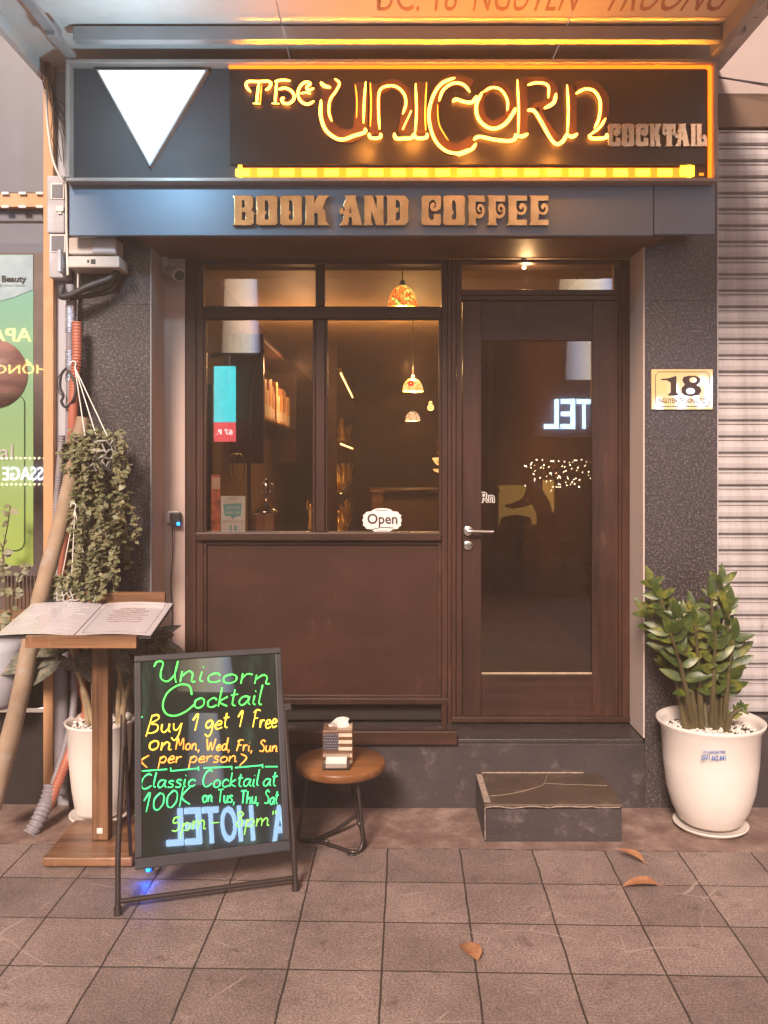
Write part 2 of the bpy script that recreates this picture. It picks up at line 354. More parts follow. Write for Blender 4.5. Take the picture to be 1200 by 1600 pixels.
# ------------------------------------------------------------------ THE GROUND
def paving_mat():
    m, t, b = newmat('paving_tiles')
    th = .0262
    v = coords(t, (1, 1, 1), (0, 0, th), (-.028, .433, 0))
    wob = nd(t, 'ShaderNodeTexNoise'); wob.inputs['Scale'].default_value = 6; wob.inputs['Detail'].default_value = 6; t.links.new(v, wob.inputs['Vector'])
    dv = nd(t, 'ShaderNodeVectorMath', operation='MULTIPLY_ADD'); t.links.new(wob.outputs[1], dv.inputs[0]); dv.inputs[1].default_value = (.012, .012, 0); dv.inputs[2].default_value = (-.006, -.006, 0)
    ad = nd(t, 'ShaderNodeVectorMath', operation='ADD'); t.links.new(v, ad.inputs[0]); t.links.new(dv.outputs[0], ad.inputs[1])
    br = nd(t, 'ShaderNodeTexBrick'); br.offset = 0; br.squash = 1
    for k, val in (('Scale', 1), ('Mortar Size', .0038), ('Mortar Smooth', .35), ('Bias', 0), ('Brick Width', .3), ('Row Height', .299)): br.inputs[k].default_value = val
    br.inputs['Color1'].default_value = (.198, .149, .136, 1); br.inputs['Color2'].default_value = (.268, .204, .186, 1); br.inputs['Mortar'].default_value = (.05, .035, .03, 1)
    t.links.new(ad.outputs[0], br.inputs['Vector'])
    v2 = coords(t)
    big = noise(t, v2, 2.1, 6, .65); fine = noise(t, v2, 130, 4, .8); mid = noise(t, v2, 24, 6, .7)
    c = mixc(t, 1, br.outputs[0], ramp(t, big, [(.28, (.66, .64, .62)), (.72, (1.3, 1.28, 1.25))]), 'MULTIPLY')
    c = mixc(t, 1, c, ramp(t, fine, [(.36, (.45,)*3), (.64, (1.6,)*3)]), 'MULTIPLY')
    c = mixc(t, 1, c, ramp(t, mid, [(.3, (.82,)*3), (.7, (1.16,)*3)]), 'MULTIPLY')
    # pale scratches
    vo = nd(t, 'ShaderNodeTexVoronoi', feature='DISTANCE_TO_EDGE'); vo.inputs['Scale'].default_value = 2.6
    wv = nd(t, 'ShaderNodeMix', data_type='VECTOR'); wv.inputs[0].default_value = .04
    nn = nd(t, 'ShaderNodeTexNoise'); nn.inputs['Scale'].default_value = 5; t.links.new(v2, nn.inputs['Vector'])
    t.links.new(v2, wv.inputs[4]); t.links.new(nn.outputs[1], wv.inputs[5]); t.links.new(wv.outputs[1], vo.inputs['Vector'])
    line = mth(t, 'LESS_THAN', vo.outputs[0], .006); mask = ramp(t, noise(t, v2, 2.3, 3), [(.54, (0, 0, 0)), (.62, (.5,)*3)])
    c = mixc(t, mth(t, 'MULTIPLY', line, mask), c, (.50, .40, .36))
    # dark spots of dirt
    sp = ramp(t, noise(t, v2, 9, 5, .6), [(.61, (0, 0, 0)), (.70, (.6,)*3)])
    c = mixc(t, sp, c, (.09, .06, .05))
    # bare cement strip along the shopfront
    sx = nd(t, 'ShaderNodeSeparateXYZ'); t.links.new(v, sx.inputs[0])
    edge = mth(t, 'ADD', sx.outputs[1], mth(t, 'MULTIPLY', mth(t, 'SUBTRACT', mid, .5), .05))
    strip = mth(t, 'GREATER_THAN', edge, .0)
    cem = ramp(t, noise(t, v2, 5, 8, .7), [(.32, (.13, .078, .064)), (.5, (.23, .150, .126)), (.68, (.40, .29, .24))])
    cem = mixc(t, 1, cem, ramp(t, fine, [(.3, (.75,)*3), (.7, (1.2,)*3)]), 'MULTIPLY')
    c = mixc(t, strip, c, cem)
    t.links.new(c, b.inputs['Base Color']); b.inputs['Roughness'].default_value = .62
    t.links.new(ramp(t, mid, [(.3, (.5,)*3), (.7, (.75,)*3)]), b.inputs['Roughness'])
    inv = mth(t, 'SUBTRACT', 1.0, br.outputs[1]); tilt = mth(t, 'MAXIMUM', inv, strip)
    h = mth(t, 'ADD', mth(t, 'MULTIPLY', tilt, 1.0), mth(t, 'MULTIPLY', fine, .22)); h = mth(t, 'ADD', h, mth(t, 'MULTIPLY', mid, .15))
    bump(t, b, h, .55, .006); return m
g = MB().add([(-40, -5.6, 0), (40, -5.6, 0), (40, 6, 0), (-40, 6, 0)], [(0, 1, 2, 3)])
g = MB(); g.add([(-40, -5.6, 0), (40, -5.6, 0), (40, .3, 0), (-40, .3, 0)], [(0, 1, 2, 3)])
struct(g.build('pavement', paving_mat(), base=False))
g = MB(); g.add([(-150, -150, -.13), (150, -150, -.13), (150, 60, -.13), (-150, 60, -.13)], [(0, 1, 2, 3)])
struct(g.build('road', scuffed('asphalt', (.05, .047, .046), (.10, .095, .09), .85), base=False))
g = MB().box(-40, 40, -5.78, -5.602, -.13, .0, .015)
struct(g.build('kerb', plaster('kerb_stone', (.3, .27, .25)), base=False))

# ------------------------------------------------------------------ THE SHOP BUILDING
shop = thing('shop_building', (0, .2, 0), 'narrow dark granite and brown wood bar front with door, window and room behind', 'building')
YD = .245                                                    # joinery plane
xl0, xl1 = X(108, 0), X(235, 0); xr0, xr1 = X(1008, 0), X(1120, 0)
def granite_pillar(x0, x1, joints):
    zs = [0]+joints+[3.5]; m = MB()
    for a, b in zip(zs, zs[1:]): m.box(x0, x1, 0, .6, a+.0006, b-.0006, .0006)
    return m.build('pillar', M['granite'], shop)
granite_pillar(xl0, xl1, [Zh(690, 0), 2.35]); granite_pillar(xr0, xr1, [Zh(1000, 0)-.3, Zh(686, 0), Zh(470, 0)])
MB().box(xl1, xl1+.006, -.004, .02, .32, 2.62, .001).build('edge_trim', M['steel'], shop)
# plaster reveals
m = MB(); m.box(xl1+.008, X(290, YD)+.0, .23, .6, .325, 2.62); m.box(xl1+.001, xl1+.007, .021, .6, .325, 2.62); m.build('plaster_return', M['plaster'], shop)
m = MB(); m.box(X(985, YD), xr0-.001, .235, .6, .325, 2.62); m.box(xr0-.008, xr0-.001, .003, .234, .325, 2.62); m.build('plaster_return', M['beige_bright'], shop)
# plinth and ledge
plinth_m = MB(); plinth_m.box(xl1+.001, xr0-.001, -.004, .6, -.02, .30, .004); plinth_m.build('plinth', M['plinth'], shop)
MB().box(X(700, .1), xr0-.009, .0, .27, .3005, .32, .004).build('door_ledge', M['ledge'], shop)
m = MB(); m.pbox(812, 1133, 893, 1139, .14, .09, .001); 
# lintel over the opening with closed shutter housing
zl = Zh(405, YD)
m = MB(); m.box(xl1-.02, 1.262, -.17, .243, zl, 2.86, .012); m.build('lintel', M['lintel'], shop)
m = MB(); m.box(xl0, xr1, .05, .6, 2.87, 3.45); m.build('upper_wall', M['wall_cream'], shop)
m = MB(); m.pbox(560, 397, 590, 402, -.165, .01, .001); m.pbox(738, 392, 792, 398, -.165, .01, .001); 
# ------- window joinery
wf = MB()
wf.pbox(290, 405, 306, 1100, YD-.012, .07); wf.pbox(306.5, 405, 317.5, 1100, YD, .06)       # left stile in two mouldings
win = wf.build('window_frame', M['wood_dark'], shop)
wf = MB(); wf.pbox(690, 405, 699, 1143, YD, .06); wf.pbox(699.5, 405, 705.5, 1143, YD-.008, .06)
wf.build('stile', M['wood_dark'], win)
m = MB(); m.pbox(493, 413, 507.5, 478, YD+.008, .05); m.build('mullion', M['wood_dark'], win)
m = MB(); m.pbox(493, 498.5, 507.5, 831.5, YD-.004, .06, .004); m.pbox(488.5, 498.5, 492.5, 831.5, YD+.012, .04); m.pbox(508, 498.5, 512, 831.5, YD+.012, .04); m.build('mullion', M['wood_dark'], win)
m = MB(); m.pbox(318, 405, 689.5, 413, YD, .06); m.pbox(318, 478.5, 689.5, 498, YD, .06, .005); m.build('transom_rail', M['wood_dark_x'], win)
m = MB(); m.pbox(318, 499, 322, 831, YD+.01, .04, .001); m.pbox(686, 499, 689.5, 831, YD+.01, .04, .001); m.build('glazing_bead', M['wood_dark'], win)
m = MB(); m.pbox(305, 832, 689.5, 845, YD-.022, .085, .005); m.build('window_sill', M['wood_dark_x'], win)
m = MB(); m.pbox(318, 845.5, 689.5, 1091, YD+.018, .03); m.build('lower_panel', M['wood_panel'], win)
m = MB(); m.pbox(318, 846, 689.5, 851, YD+.004, .013, .002); m.pbox(318, 1086, 689.5, 1091, YD+.004, .013, .002); m.pbox(318, 851.5, 323, 1085.5, YD+.004, .013, .002); m.pbox(684.5, 851.5, 689.5, 1085.5, YD+.004, .013, .002)
m.build('panel_moulding', M['wood_dark_x'], win)
m = MB(); m.pbox(306, 1091.5, 705, 1101, YD-.006, .07, .003); m.build('bottom_rail', M['wood_dark_x'], win)
m = MB(); m.box(X(318, YD), X(689.5, YD), YD+.028, YD+.034, Zh(831.5, YD), Zh(413, YD)); m.build('pane', M['glass'], win)
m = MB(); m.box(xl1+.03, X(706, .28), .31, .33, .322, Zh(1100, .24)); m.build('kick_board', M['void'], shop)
m = MB(); m.pbox(300, 1143, 714.5, 1164, -.035, .045, .004); m.build('ledge_board', M['wood_dark_x'], shop)
# ------- door frame and door
df = MB()
df.pbox(706, 405, 712.5, 1128, YD-.022, .09); df.pbox(713, 405, 721.5, 1128, YD-.01, .08)
df.pbox(967, 405, 972, 1128, YD+.0, .07); df.pbox(972.5, 405, 984.5, 1128, YD-.016, .09); df.pbox(960, 413, 966.5, 452, YD+.01, .05)
dframe = df.build('door_frame', M['wood_dark'], shop)
m = MB(); m.pbox(722, 452.5, 966.5, 461, YD-.006, .07); m.pbox(722, 461.5, 966.5, 469, YD+.006, .06); m.pbox(722, 405, 966.5, 410, YD, .06); m.build('transom_rail', M['wood_dark_x'], dframe)
m = MB(); m.pbox(706, 1121, 985, 1128.5, YD-.03, .1, .003); m.build('threshold', M['wood_dark_x'], dframe)
m = MB(); m.box(X(722, YD), X(960, YD), YD+.03, YD+.036, Zh(452, YD), Zh(410, YD)); m.build('pane', M['glass'], dframe)
YL = YD+.012
dl = MB(); dl.pbox(723, 470.5, 752, 1119, YL, .045); door = dl.build('door', M['wood_dark'], shop)
MB().pbox(925.5, 470.5, 966, 1119, YL, .045).build('stile', M['wood_dark'], door)
m = MB(); m.pbox(752.3, 470.5, 925.2, 532, YL+.001, .043); m.build('door_rail', M['wood_dark_x'], door); m = MB(); m.pbox(752.3, 1054, 925.2, 1119, YL+.001, .043); m.build('door_rail', M['wood_dark_x'], door)
m = MB(); m.box(X(752, YL), X(925.5, YL), YL+.018, YL+.024, Zh(1054, YL), Zh(532, YL)); m.build('pane', M['glass_door'], door)
m = MB()
for (a, b, c, d) in ((752.4, 1051, 925.1, 1053.6),): m.pbox(a, b, c, d, YL-.002, .012, .001)
m.build('glazing_bead', M['stem_pale'], door)
m = MB()
hp = P(731, 829, YL); m.lathe((0, 0, 0), [(0, .012), (.022, .012), (.026, .008), (.026, 0)], 24)
for v in m.v: v.xyz = (hp.x+v.x, hp.y-v.z, hp.z+v.y)
m.tube([hp+Vector((0, -.01, 0)), hp+Vector((0, -.045, 0))], .009, 10); m.tube(catmull([hp+Vector((-.006, -.047, 0)), hp+Vector((.03, -.049, 0)), hp+Vector((.122, -.047, -.002))]), .0085, 10)
m.build('handle', M['chrome'], door)
m = MB(); hp = P(731, 852, YL); m.lathe((0, 0, 0), [(0, .010), (.021, .010), (.025, .006), (.025, 0)], 24); m.box(-.005, .005, -.012, .012, .0101, .014)
for v in m.v: v.xyz = (hp.x+v.x, hp.y-v.z, hp.z+v.y)
m.build('lock_cylinder', M['chrome'], door)
t1 = text('decal', 'Rn', 17, 751, 773, YL+.0172, M['card'], door, .001, 777, bold=.06); text('decal', 'Rn', 15, 752, 772, YL+.0160, M['ink'], door, .0008, 777)
# ------- the room behind
rz0, rz1, ry1 = .30, 2.93, 10.9
m = MB(); m.box(-1.25, 1.5, ry1, ry1+.1, rz0, rz1)
m.box(-1.3, -1.2, .62, ry1, rz0, rz1); m.box(1.4, 1.5, .62, ry1, rz0, rz1)
m.build('room_wall', M['room'], shop)
m = MB(); m.box(-1.3, 1.5, .62, ry1, rz1, rz1+.1); 
m.build('room_ceiling', M['room_ceiling'], shop)
m = MB(); m.box(-1.3, 1.5, .601, ry1, rz0-.05, rz0); m.build('room_floor', M['room_floor'], shop)
m = MB(); m.box(-1.3, 1.5, .3, .6, zl+.02, 3.4); m.build('head_wall', M['room'], shop)

# ------------------------------------------------------------------ THE LIT SIGN BOX
YF, YB, YS = -.265, -.200, -.226                            # rim front, back panel, dark board front
sign = thing('shop_sign', (0, -.2, Zh(283, YF)), 'lit orange neon sign box with white triangle above the brown bar front', 'shop sign')
a0, a1, b0, b1 = X(102, YF), X(1122, YF), Zh(283, YF), Zh(92, YF)
m = MB(); m.box(a0, a1, YB, -.17, b0, b1, .002); m.build('sign_box', M['sign_metal'], sign)
w = .016
m = MB(); m.box(a0, a1, YF, YB-.001, b1-w, b1, .003); m.box(a0, a1, YF, YB-.001, b0, b0+w, .003)
m.box(a0, a0+w, YF, YB-.001, b0+w+.001, b1-w-.001, .003); m.box(a1-w, a1, YF, YB-.001, b0+w+.001, b1-w-.001, .003); m.build('rim', M['sign_rim'], sign)
m = MB(); m.pbox(359, 104, 1104, 257, YS, .02, .002); m.build('sign_board', M['sign_black'], sign)
tri = lambda Y, k=0: [(X(149, Y)+k*1.7, Zh(108, Y)-k), (X(325, Y)-k*1.7, Zh(108, Y)-k), (X(234, Y), Zh(260, Y)+k*2)]
m = MB(); m.prism(tri(-.242), -.242, YB-.001); t0 = m.build('triangle_lamp', M['steel'], sign)
m = MB(); m.prism(tri(-.242, .0075), -.246, -.2425); m.build('diffuser', M['white_lamp'], t0)
m = MB(); m.pbox(373, 262, 1080, 277, -.214, .013, .002); bar = m.build('light_bar', M['led_bar'], sign)
n = 21
for i in range(n):
    px = 379+(1074-379)*i/(n-1); m = MB(); m.pbox(px-11, 264 if i < n-1 else 259, px+11, 275, -.217, .0025, .001); m.build('led', M['led'], bar)
m = MB(); m.pbox(372, 258, 378, 277, -.219, .004, .001); m.pbox(1074, 258, 1081, 277, -.219, .004, .001); m.build('led', M['led'], bar)
for i, (px0, py0) in enumerate(((780, 99), (1024, 99), (1093, 270))): m = MB(); m.pbox(px0, py0, px0+7, py0+4, YF+.02, .006, .001); m.build('clip', M['led_bar'], sign)
m = MB(); m.box(X(358, YB-.03), a1-w-.004, YB-.042, YB-.012, b1-w-.0105, b1-w-.001, .002); m.box(a1-w-.0105, a1-w-.001, YB-.042, YB-.012, b0+w+.004, b1-w-.012, .002); m.build('glow_strip', glow('added_rim_glow', (1, .17, .006), 1.15), sign)  # glow added along the rim's inner faces, imitates light falling on them
def fill_light(parent, loc, e, col, r=.004):       # added point light without a body, hung in front of the sign
    l = bpy.data.lights.new('sign_fill', 'POINT'); l.energy = e; l.color = col; l.shadow_soft_size = r; o = bpy.data.objects.new('sign_fill', l); COL.objects.link(o); o.parent = parent; o.location = Vector(loc)-wsum(parent)
for px, py in ((568, 190), (650, 175), (744, 215), (823, 175), (886, 210)): fill_light(sign, P(px, py, -.42), 1.5, (1, .34, .04))  # orange lights added in open air to spread the neon's glow
fill_light(sign, P(215, 190, -.66), 8, (.45, .78, 1), .02)  # added cool light ahead of the triangle, turns the fascia bluer
def area(name, loc, rot, sx, sy, e, col, parent):
    l = bpy.data.lights.new(name, 'AREA'); l.shape = 'RECTANGLE'; l.size = sx; l.size_y = sy; l.energy = e; l.color = col; l.spread = R(22)
    o = bpy.data.objects.new(name, l); COL.objects.link(o); o.parent = parent; o.location = Vector(loc)-wsum(parent); o.rotation_euler = rot; return o
area('led_light', ((X(373, YS)+X(1100, YS))/2, -.252, b0+w+.004), (R(190), 0, 0), 1.95, .012, 7, (1, .36, .02), sign)
c1 = lambda pts: [(360+x/3.158, 80+y/3.158) for x, y in pts]
c2 = lambda pts: [(660+x/2.5, 80+y/2.5) for x, y in pts]
def neon_letter(body, tubes, width_px, r_px=2.4, y=YS-.016):
    """thick amber acrylic letter standing off the board, edged by glowing tubes"""
    m = MB()
    for line in body:
        pts = catmull([(X(a, y), 0, Zh(b, y)) for a, b in line], 5); k = width_px*.5*(y+D)/F
        vs = []; fs = []
        for i, p in enumerate(pts):
            t = (pts[min(i+1, len(pts)-1)]-pts[max(i-1, 0)]).normalized(); nrm = Vector((-t.z, 0, t.x))
            for s, yy in ((1, y), (-1, y), (-1, y+.014), (1, y+.014)): q = p+nrm*(k*s); vs.append((q.x, yy, q.z))
        for i in range(len(pts)-1):
            for c in range(4): fs.append((i*4+c, i*4+(c+1) % 4, i*4+4+(c+1) % 4, i*4+4+c))
        e = 4*(len(pts)-1); fs += [(0, 3, 2, 1), (e, e+1, e+2, e+3)]
        m.add(vs, fs)
    L = m.build('letter', M['acrylic_letter'], sign)
    for line, wgt in tubes:
        pts = catmull([(X(a, y-.002), y-.002, Zh(b, y-.002)) for a, b in line], 6); n = len(pts); rr = r_px*wgt*(y+D)/F
        m = MB(); m.tube(pts, [rr*(.45+.55*min(1, i/3, (n-1-i)/3)) for i in range(n)], 8); m.build('neon_tube', M['neon'] if wgt > .5 else M['neon_soft'], L)
    return L
# T h e
neon_letter([c1([(90, 160), (140, 158), (190, 165)]), c1([(142, 160), (134, 255)])],
  [(c1([(100, 200), (78, 172), (88, 150), (140, 150), (185, 148), (200, 160), (190, 182), (172, 192)]), 1), (c1([(142, 152), (134, 205), (130, 258)]), 1), (c1([(112, 257), (148, 259)]), 1), (c1([(155, 165), (150, 220), (148, 255)]), .45)], 8, 2.1)
neon_letter([c1([(232, 150), (225, 255)]), c1([(230, 190), (280, 185), (312, 220), (290, 255)])],
  [(c1([(218, 150), (255, 143), (296, 146)]), 1), (c1([(228, 150), (224, 205), (220, 256)]), 1), (c1([(205, 257), (240, 259)]), 1), (c1([(235, 188), (272, 182), (305, 200), (315, 232), (292, 257), (262, 255), (252, 236), (268, 230)]), 1)], 8, 2.1)
neon_letter([c1([(400, 165), (355, 165), (335, 215), (370, 258), (405, 250)])],
  [(c1([(412, 182), (388, 192), (376, 178), (395, 160), (372, 152), (345, 172), (333, 210), (347, 246), (380, 262), (413, 246)]), 1), (c1([(345, 208), (375, 204), (396, 210)]), .8)], 8, 2.1)
# U N I
neon_letter([c1([(520, 150), (480, 230), (470, 320), (510, 395), (570, 420), (630, 395), (645, 300), (640, 150)])],
  [(c1([(445, 152), (462, 170), (495, 180)]), 1.1), (c1([(515, 136), (538, 158), (522, 195), (492, 240), (486, 300), (500, 345)]), .75), (c1([(447, 240), (446, 320), (470, 388), (518, 428), (560, 435), (610, 417), (662, 400), (664, 380)]), 1.1), (c1([(668, 150), (660, 250), (657, 355)]), .75), (c1([(616, 165), (624, 240), (622, 330)]), .4)], 21)
neon_letter([c1([(712, 160), (712, 405)]), c1([(735, 190), (800, 160), (860, 200), (875, 270), (850, 400)])],
  [(c1([(690, 155), (694, 260), (690, 372)]), .5), (c1([(684, 405), (690, 425), (715, 430), (740, 424), (741, 405)]), 1), (c1([(736, 385), (731, 295), (735, 200), (772, 172), (820, 176), (856, 210), (866, 258), (850, 310)]), .8), (c1([(893, 293), (850, 386)]), 1), (c1([(808, 405), (818, 430), (860, 431), (895, 427), (908, 404)]), 1.1)], 16)
neon_letter([c1([(940, 150), (940, 405)])], [(c1([(914, 160), (918, 300), (911, 405)]), .75), (c1([(904, 405), (920, 429), (965, 426), (970, 405)]), 1.1), (c1([(968, 153), (961, 300), (964, 392)]), .5)], 16)
# C O R n
neon_letter([c1([(1190, 170), (1120, 140), (1050, 165), (1005, 260), (1010, 380), (1060, 465), (1130, 480), (1200, 440)])],
  [(c1([(1108, 131), (1042, 160), (1000, 222), (980, 300), (986, 372), (1012, 442), (1060, 490), (1120, 504), (1180, 486)])+c2([(140, 405), (190, 385), (210, 360)]), 1), (c1([(1030, 245), (1050, 192), (1100, 158), (1150, 165), (1182, 202)]), .9), (c2([(118, 198), (132, 188), (165, 198), (195, 198), (212, 174)]), 1.1), (c1([(1022, 262), (1030, 360), (1075, 440)]), .35)], 18)
neon_letter([c2([(272, 145), (235, 170), (228, 240), (270, 285), (325, 260), (345, 200), (320, 140), (275, 130)])],
  [(c2([(240, 158), (272, 142), (308, 152), (332, 192), (331, 232)]), .8), (c2([(234, 160), (212, 205), (214, 252), (240, 288), (280, 303), (322, 285), (352, 246), (364, 222)]), 1.1), (c2([(200, 346), (222, 334), (280, 345), (338, 351), (362, 341), (364, 322)]), 1.1)], 11)
neon_letter([c2([(392, 115), (395, 325)]), c2([(400, 120), (470, 115), (512, 150), (500, 200), (430, 220)]), c2([(440, 225), (480, 290), (520, 345)])],
  [(c2([(371, 112), (376, 230), (374, 322)]), .75), (c2([(366, 328), (390, 333), (412, 322)]), 1.1), (c2([(411, 132), (450, 123), (490, 134), (492, 182)]), .8), (c2([(522, 165), (512, 202), (476, 223)]), 1.1), (c2([(410, 231), (436, 233), (462, 272), (500, 340), (525, 363), (550, 350), (564, 322)]), 1.1)], 14)
neon_letter([c2([(585, 130), (585, 325)]), c2([(590, 140), (650, 128), (705, 170), (710, 240), (680, 320)])],
  [(c2([(565, 132), (570, 230), (566, 325)]), .8), (c2([(562, 325), (585, 334), (606, 322)]), 1.1), (c2([(600, 166), (632, 149), (670, 155), (694, 196), (690, 260), (672, 300)]), .9), (c2([(716, 262), (692, 298), (655, 326)]), .8), (c2([(650, 326), (664, 341), (715, 338), (719, 322)]), 1.1)], 14)

# psychedelic block alphabet: outline + counters in a 1 x 1 box, y up
G = {
 'B': [[(0, 1), (.88, 1), (.97, .93), (.97, .60), (.86, .52), (1, .44), (1, .06), (.9, 0), (0, 0), (.07, .08), (.07, .92)], [(.42, .86), (.58, .86), (.60, .60), (.42, .58)], [(.42, .46), (.62, .44), (.62, .16), (.42, .16)]],
 'O': [[(.1, 1), (.92, 1), (1, .92), (.96, .5), (1, .08), (.92, 0), (.1, 0), (0, .06), (.04, .5), (0, .94)], [(.40, .84), (.52, .86), (.60, .72), (.62, .24), (.54, .16), (.40, .18), (.37, .3), (.48, .44), (.38, .5)]],
 'C': [[(.1, 1), (.9, 1), (1, .94), (.97, .56), (.72, .46), (.5, .5), (.44, .64), (.54, .76), (.66, .74), (.68, .66), (.60, .62), (.60, .58), (.74, .60), (.77, .74), (.66, .86), (.48, .86), (.36, .74), (.33, .5), (.36, .22), (.52, .14), (.64, .2), (.64, .36), (.97, .36), (1, .06), (.9, 0), (.1, 0), (0, .08), (.04, .5), (0, .92)]],
 'K': [[(0, 1), (.40, 1), (.38, .66), (.56, 1), (1, 1), (.90, .92), (.72, .56), (.86, .48), (.90, .1), (1, 0), (.56, 0), (.56, .36), (.48, .44), (.38, .40), (.40, 0), (0, 0), (.06, .08), (.06, .92)]],
 'A': [[(.22, 1), (.74, 1), (.70, .92), (1, 0), (.58, 0), (.56, .26), (.40, .28), (.36, .0), (-.02, 0), (.1, .12), (.2, .34), (.14, .40), (.02, .36), (-.04, .48), (.04, .58), (.14, .54), (.12, .48), (.2, .46), (.24, .54), (.16, .66), (.30, .92)], [(.44, .70), (.48, .72), (.53, .40), (.42, .40)]],
 'N': [[(0, 1), (.42, 1), (.66, .44), (.66, .92), (.58, 1), (1, 1), (.95, .92), (.95, .08), (1, 0), (.62, 0), (.34, .56), (.34, .08), (.42, 0), (0, 0), (.05, .08), (.05, .92)]],
 'D': [[(0, 1), (.84, 1), (1, .86), (.97, .5), (1, .14), (.84, 0), (0, 0), (.07, .08), (.07, .92)], [(.42, .86), (.56, .86), (.64, .74), (.64, .22), (.56, .14), (.42, .14), (.42, .40), (.54, .46), (.54, .56), (.42, .60)]],
 'F': [[(0, 1), (1, 1), (1, .80), (.46, .82), (.44, .56), (.52, .40), (.68, .32), (.86, .38), (.90, .54), (.80, .64), (.68, .60), (.68, .50), (.78, .50), (.74, .44), (.62, .48), (.58, .60), (.66, .70), (.84, .72), (1, .60), (1, .40), (.86, .26), (.64, .22), (.48, .28), (.46, .08), (.54, 0), (0, 0), (.08, .08), (.08, .92)]],
 'E': [[(0, 1), (1, 1), (1, .84), (.46, .84), (.44, .62), (.54, .46), (.72, .42), (.86, .48), (.86, .60), (.74, .62), (.76, .54), (.66, .54), (.62, .64), (.72, .74), (.9, .72), (1, .58), (.94, .42), (.78, .34), (.60, .36), (.48, .42), (.46, .16), (1, .18), (1, 0), (0, 0), (.08, .08), (.08, .92)]],
 'T': [[(0, 1), (1, 1), (1, .56), (.86, .48), (.74, .56), (.78, .66), (.88, .64), (.86, .76), (.70, .78), (.70, .08), (.78, 0), (.24, 0), (.32, .08), (.32, .78), (.16, .76), (.12, .64), (.22, .66), (.26, .56), (.14, .48), (0, .56)]],
 'I': [[(0, 1), (1, 1), (.88, .9), (.88, .1), (1, 0), (0, 0), (.12, .1), (.12, .9)]],
 'L': [[(0, 1), (.5, 1), (.46, .9), (.46, .22), (.64, .16), (.76, .24), (.70, .36), (.60, .32), (.58, .42), (.70, .52), (.9, .46), (1, .28), (1, 0), (0, 0), (.06, .1), (.06, .9)]],
}
def block_letter(ch, px0, px1, py0, py1, Y, thick, mat, parent):
    x0, x1, z0, z1 = X(px0, Y), X(px1, Y), Zh(py1, Y), Zh(py0, Y)
    me = outline_mesh([[(x0+(x1-x0)*a, z0+(z1-z0)*b) for a, b in p] for p in G[ch]], thick, .0022)
    off = wsum(parent)
    for v in me.vertices: v.co = Vector((v.co.x, Y-v.co.z, v.co.y))-off
    me.name = 'letter'; me.materials.append(mat); o = bpy.data.objects.new('letter', me); COL.objects.link(o); o.parent = parent; return o
for ch, a, b in zip('COCKTAIL', (725, 778, 833, 887, 937, 987, 1046, 1068), (772, 825, 880, 930, 986, 1040, 1066, 1109)):
    block_letter(ch, 660+a/2.5, 660+b/2.5, 80+287/2.5, 80+372/2.5, YS-.008, .012, M['brass_pale'], sign)

fas = thing('fascia_sign', (0, -.2, Zh(368, -.2)), 'blue grey steel fascia with raised brass letters BOOK AND COFFEE under the lit sign', 'shop sign')
m = MB(); m.pbox(108, 288, 1021, 368, -.2, .028, .003); m.pbox(1022, 288, 1117, 366, -.198, .026, .002); m.build('fascia_panel', M['fascia'], fas)
for ch, a, b in zip('BOOKANDCOFFEE', (55, 135, 218, 303, 426, 508, 585, 708, 783, 868, 937, 1005, 1082), (125, 208, 293, 385, 500, 578, 662, 775, 858, 925, 997, 1072, 1147)):
    block_letter(ch, 340+a/2.222, 340+b/2.222, 290+37/2.222, 290+138/2.222, -.211, .014, M['brass'], fas)

# ------------------------------------------------------------------ AWNING above the sign
aw = thing('awning', (0, -.4, 3.37), 'cream awning sheet on a steel tube frame with red address lettering above the sign', 'awning')
zs = 3.458; ya = -1.75
m = MB()
for x0, x1 in ((-1.60, X(455, 0)), (X(455, 0)+.004, X(858, 0)), (X(858, 0)+.004, 1.585)): m.box(x0, x1, ya, .04, zs, zs+.012, .002)
m.build('canopy_sheet', M['awning'], aw)
m = MB(); m.box(-1.60, 1.585, ya, ya+.03, zs-.05, zs-.001); m.box(-1.6, -1.57, ya+.031, .0, zs-.06, zs-.001); m.build('edge_strip', M['awning'], aw)
ax0, ax1 = X(1111, -.29), X(1124, -.29)
for x0, x1 in ((ax0, ax1+.004), (X(101, -.29)-.002, X(117, -.29))):
    m = MB(); m.box(x0, x1, ya+.04, -.272, 3.378, zs-.062 if x0 < 0 else zs-.003, .003); m.build('frame_arm', M['steel'], aw)
yb = -.42
m = MB(); m.box(X(106, yb)+.02, ax0-.002, yb, yb+.044, 3.388, 3.447, .003); m.build('cross_beam', M['steel'], aw)
m = MB(); m.box(ax1+.006, ax1+.04, yb-.06, yb-.02, 3.395, 3.44, .002); m.build('bracket', M['steel'], aw); m = MB(); m.box(X(85, yb), X(104, yb)-.012, yb-.1, yb-.02, 3.36, 3.42, .002); m.build('bracket', M['steel'], aw)
yt = 1.835*F/(720-18)-D
Mx = Matrix(((1, 0, 0, 0), (0, -1, 0, yt-.12), (0, 0, -1, zs-.0008), (0, 0, 0, 1)))
def awn(body, pxa, pxb):
    k = (yt+D)/F; o = text('lettering', body, 0, 0, 0, 0, M['red_print'], aw, .001, matrix=Matrix.Translation(((((pxa+pxb)/2)-600)*k, 0, 0)) @ Mx, fit=((pxb-pxa)*k, .24)); return o
for b_, p, q in (('ĐC: 18', 585, 712), ('NGUYEN', 738, 896), ('TRUONG', 938, 1122), ('TO', 1158, 1222)): awn(b_, p, q)
m = MB(); m.box(-.05, 1.55, 1.835*F/692-D-.004, 1.835*F/692-D, zs-.0014, zs-.0006); m.build('border_line', M['red_print'], aw)

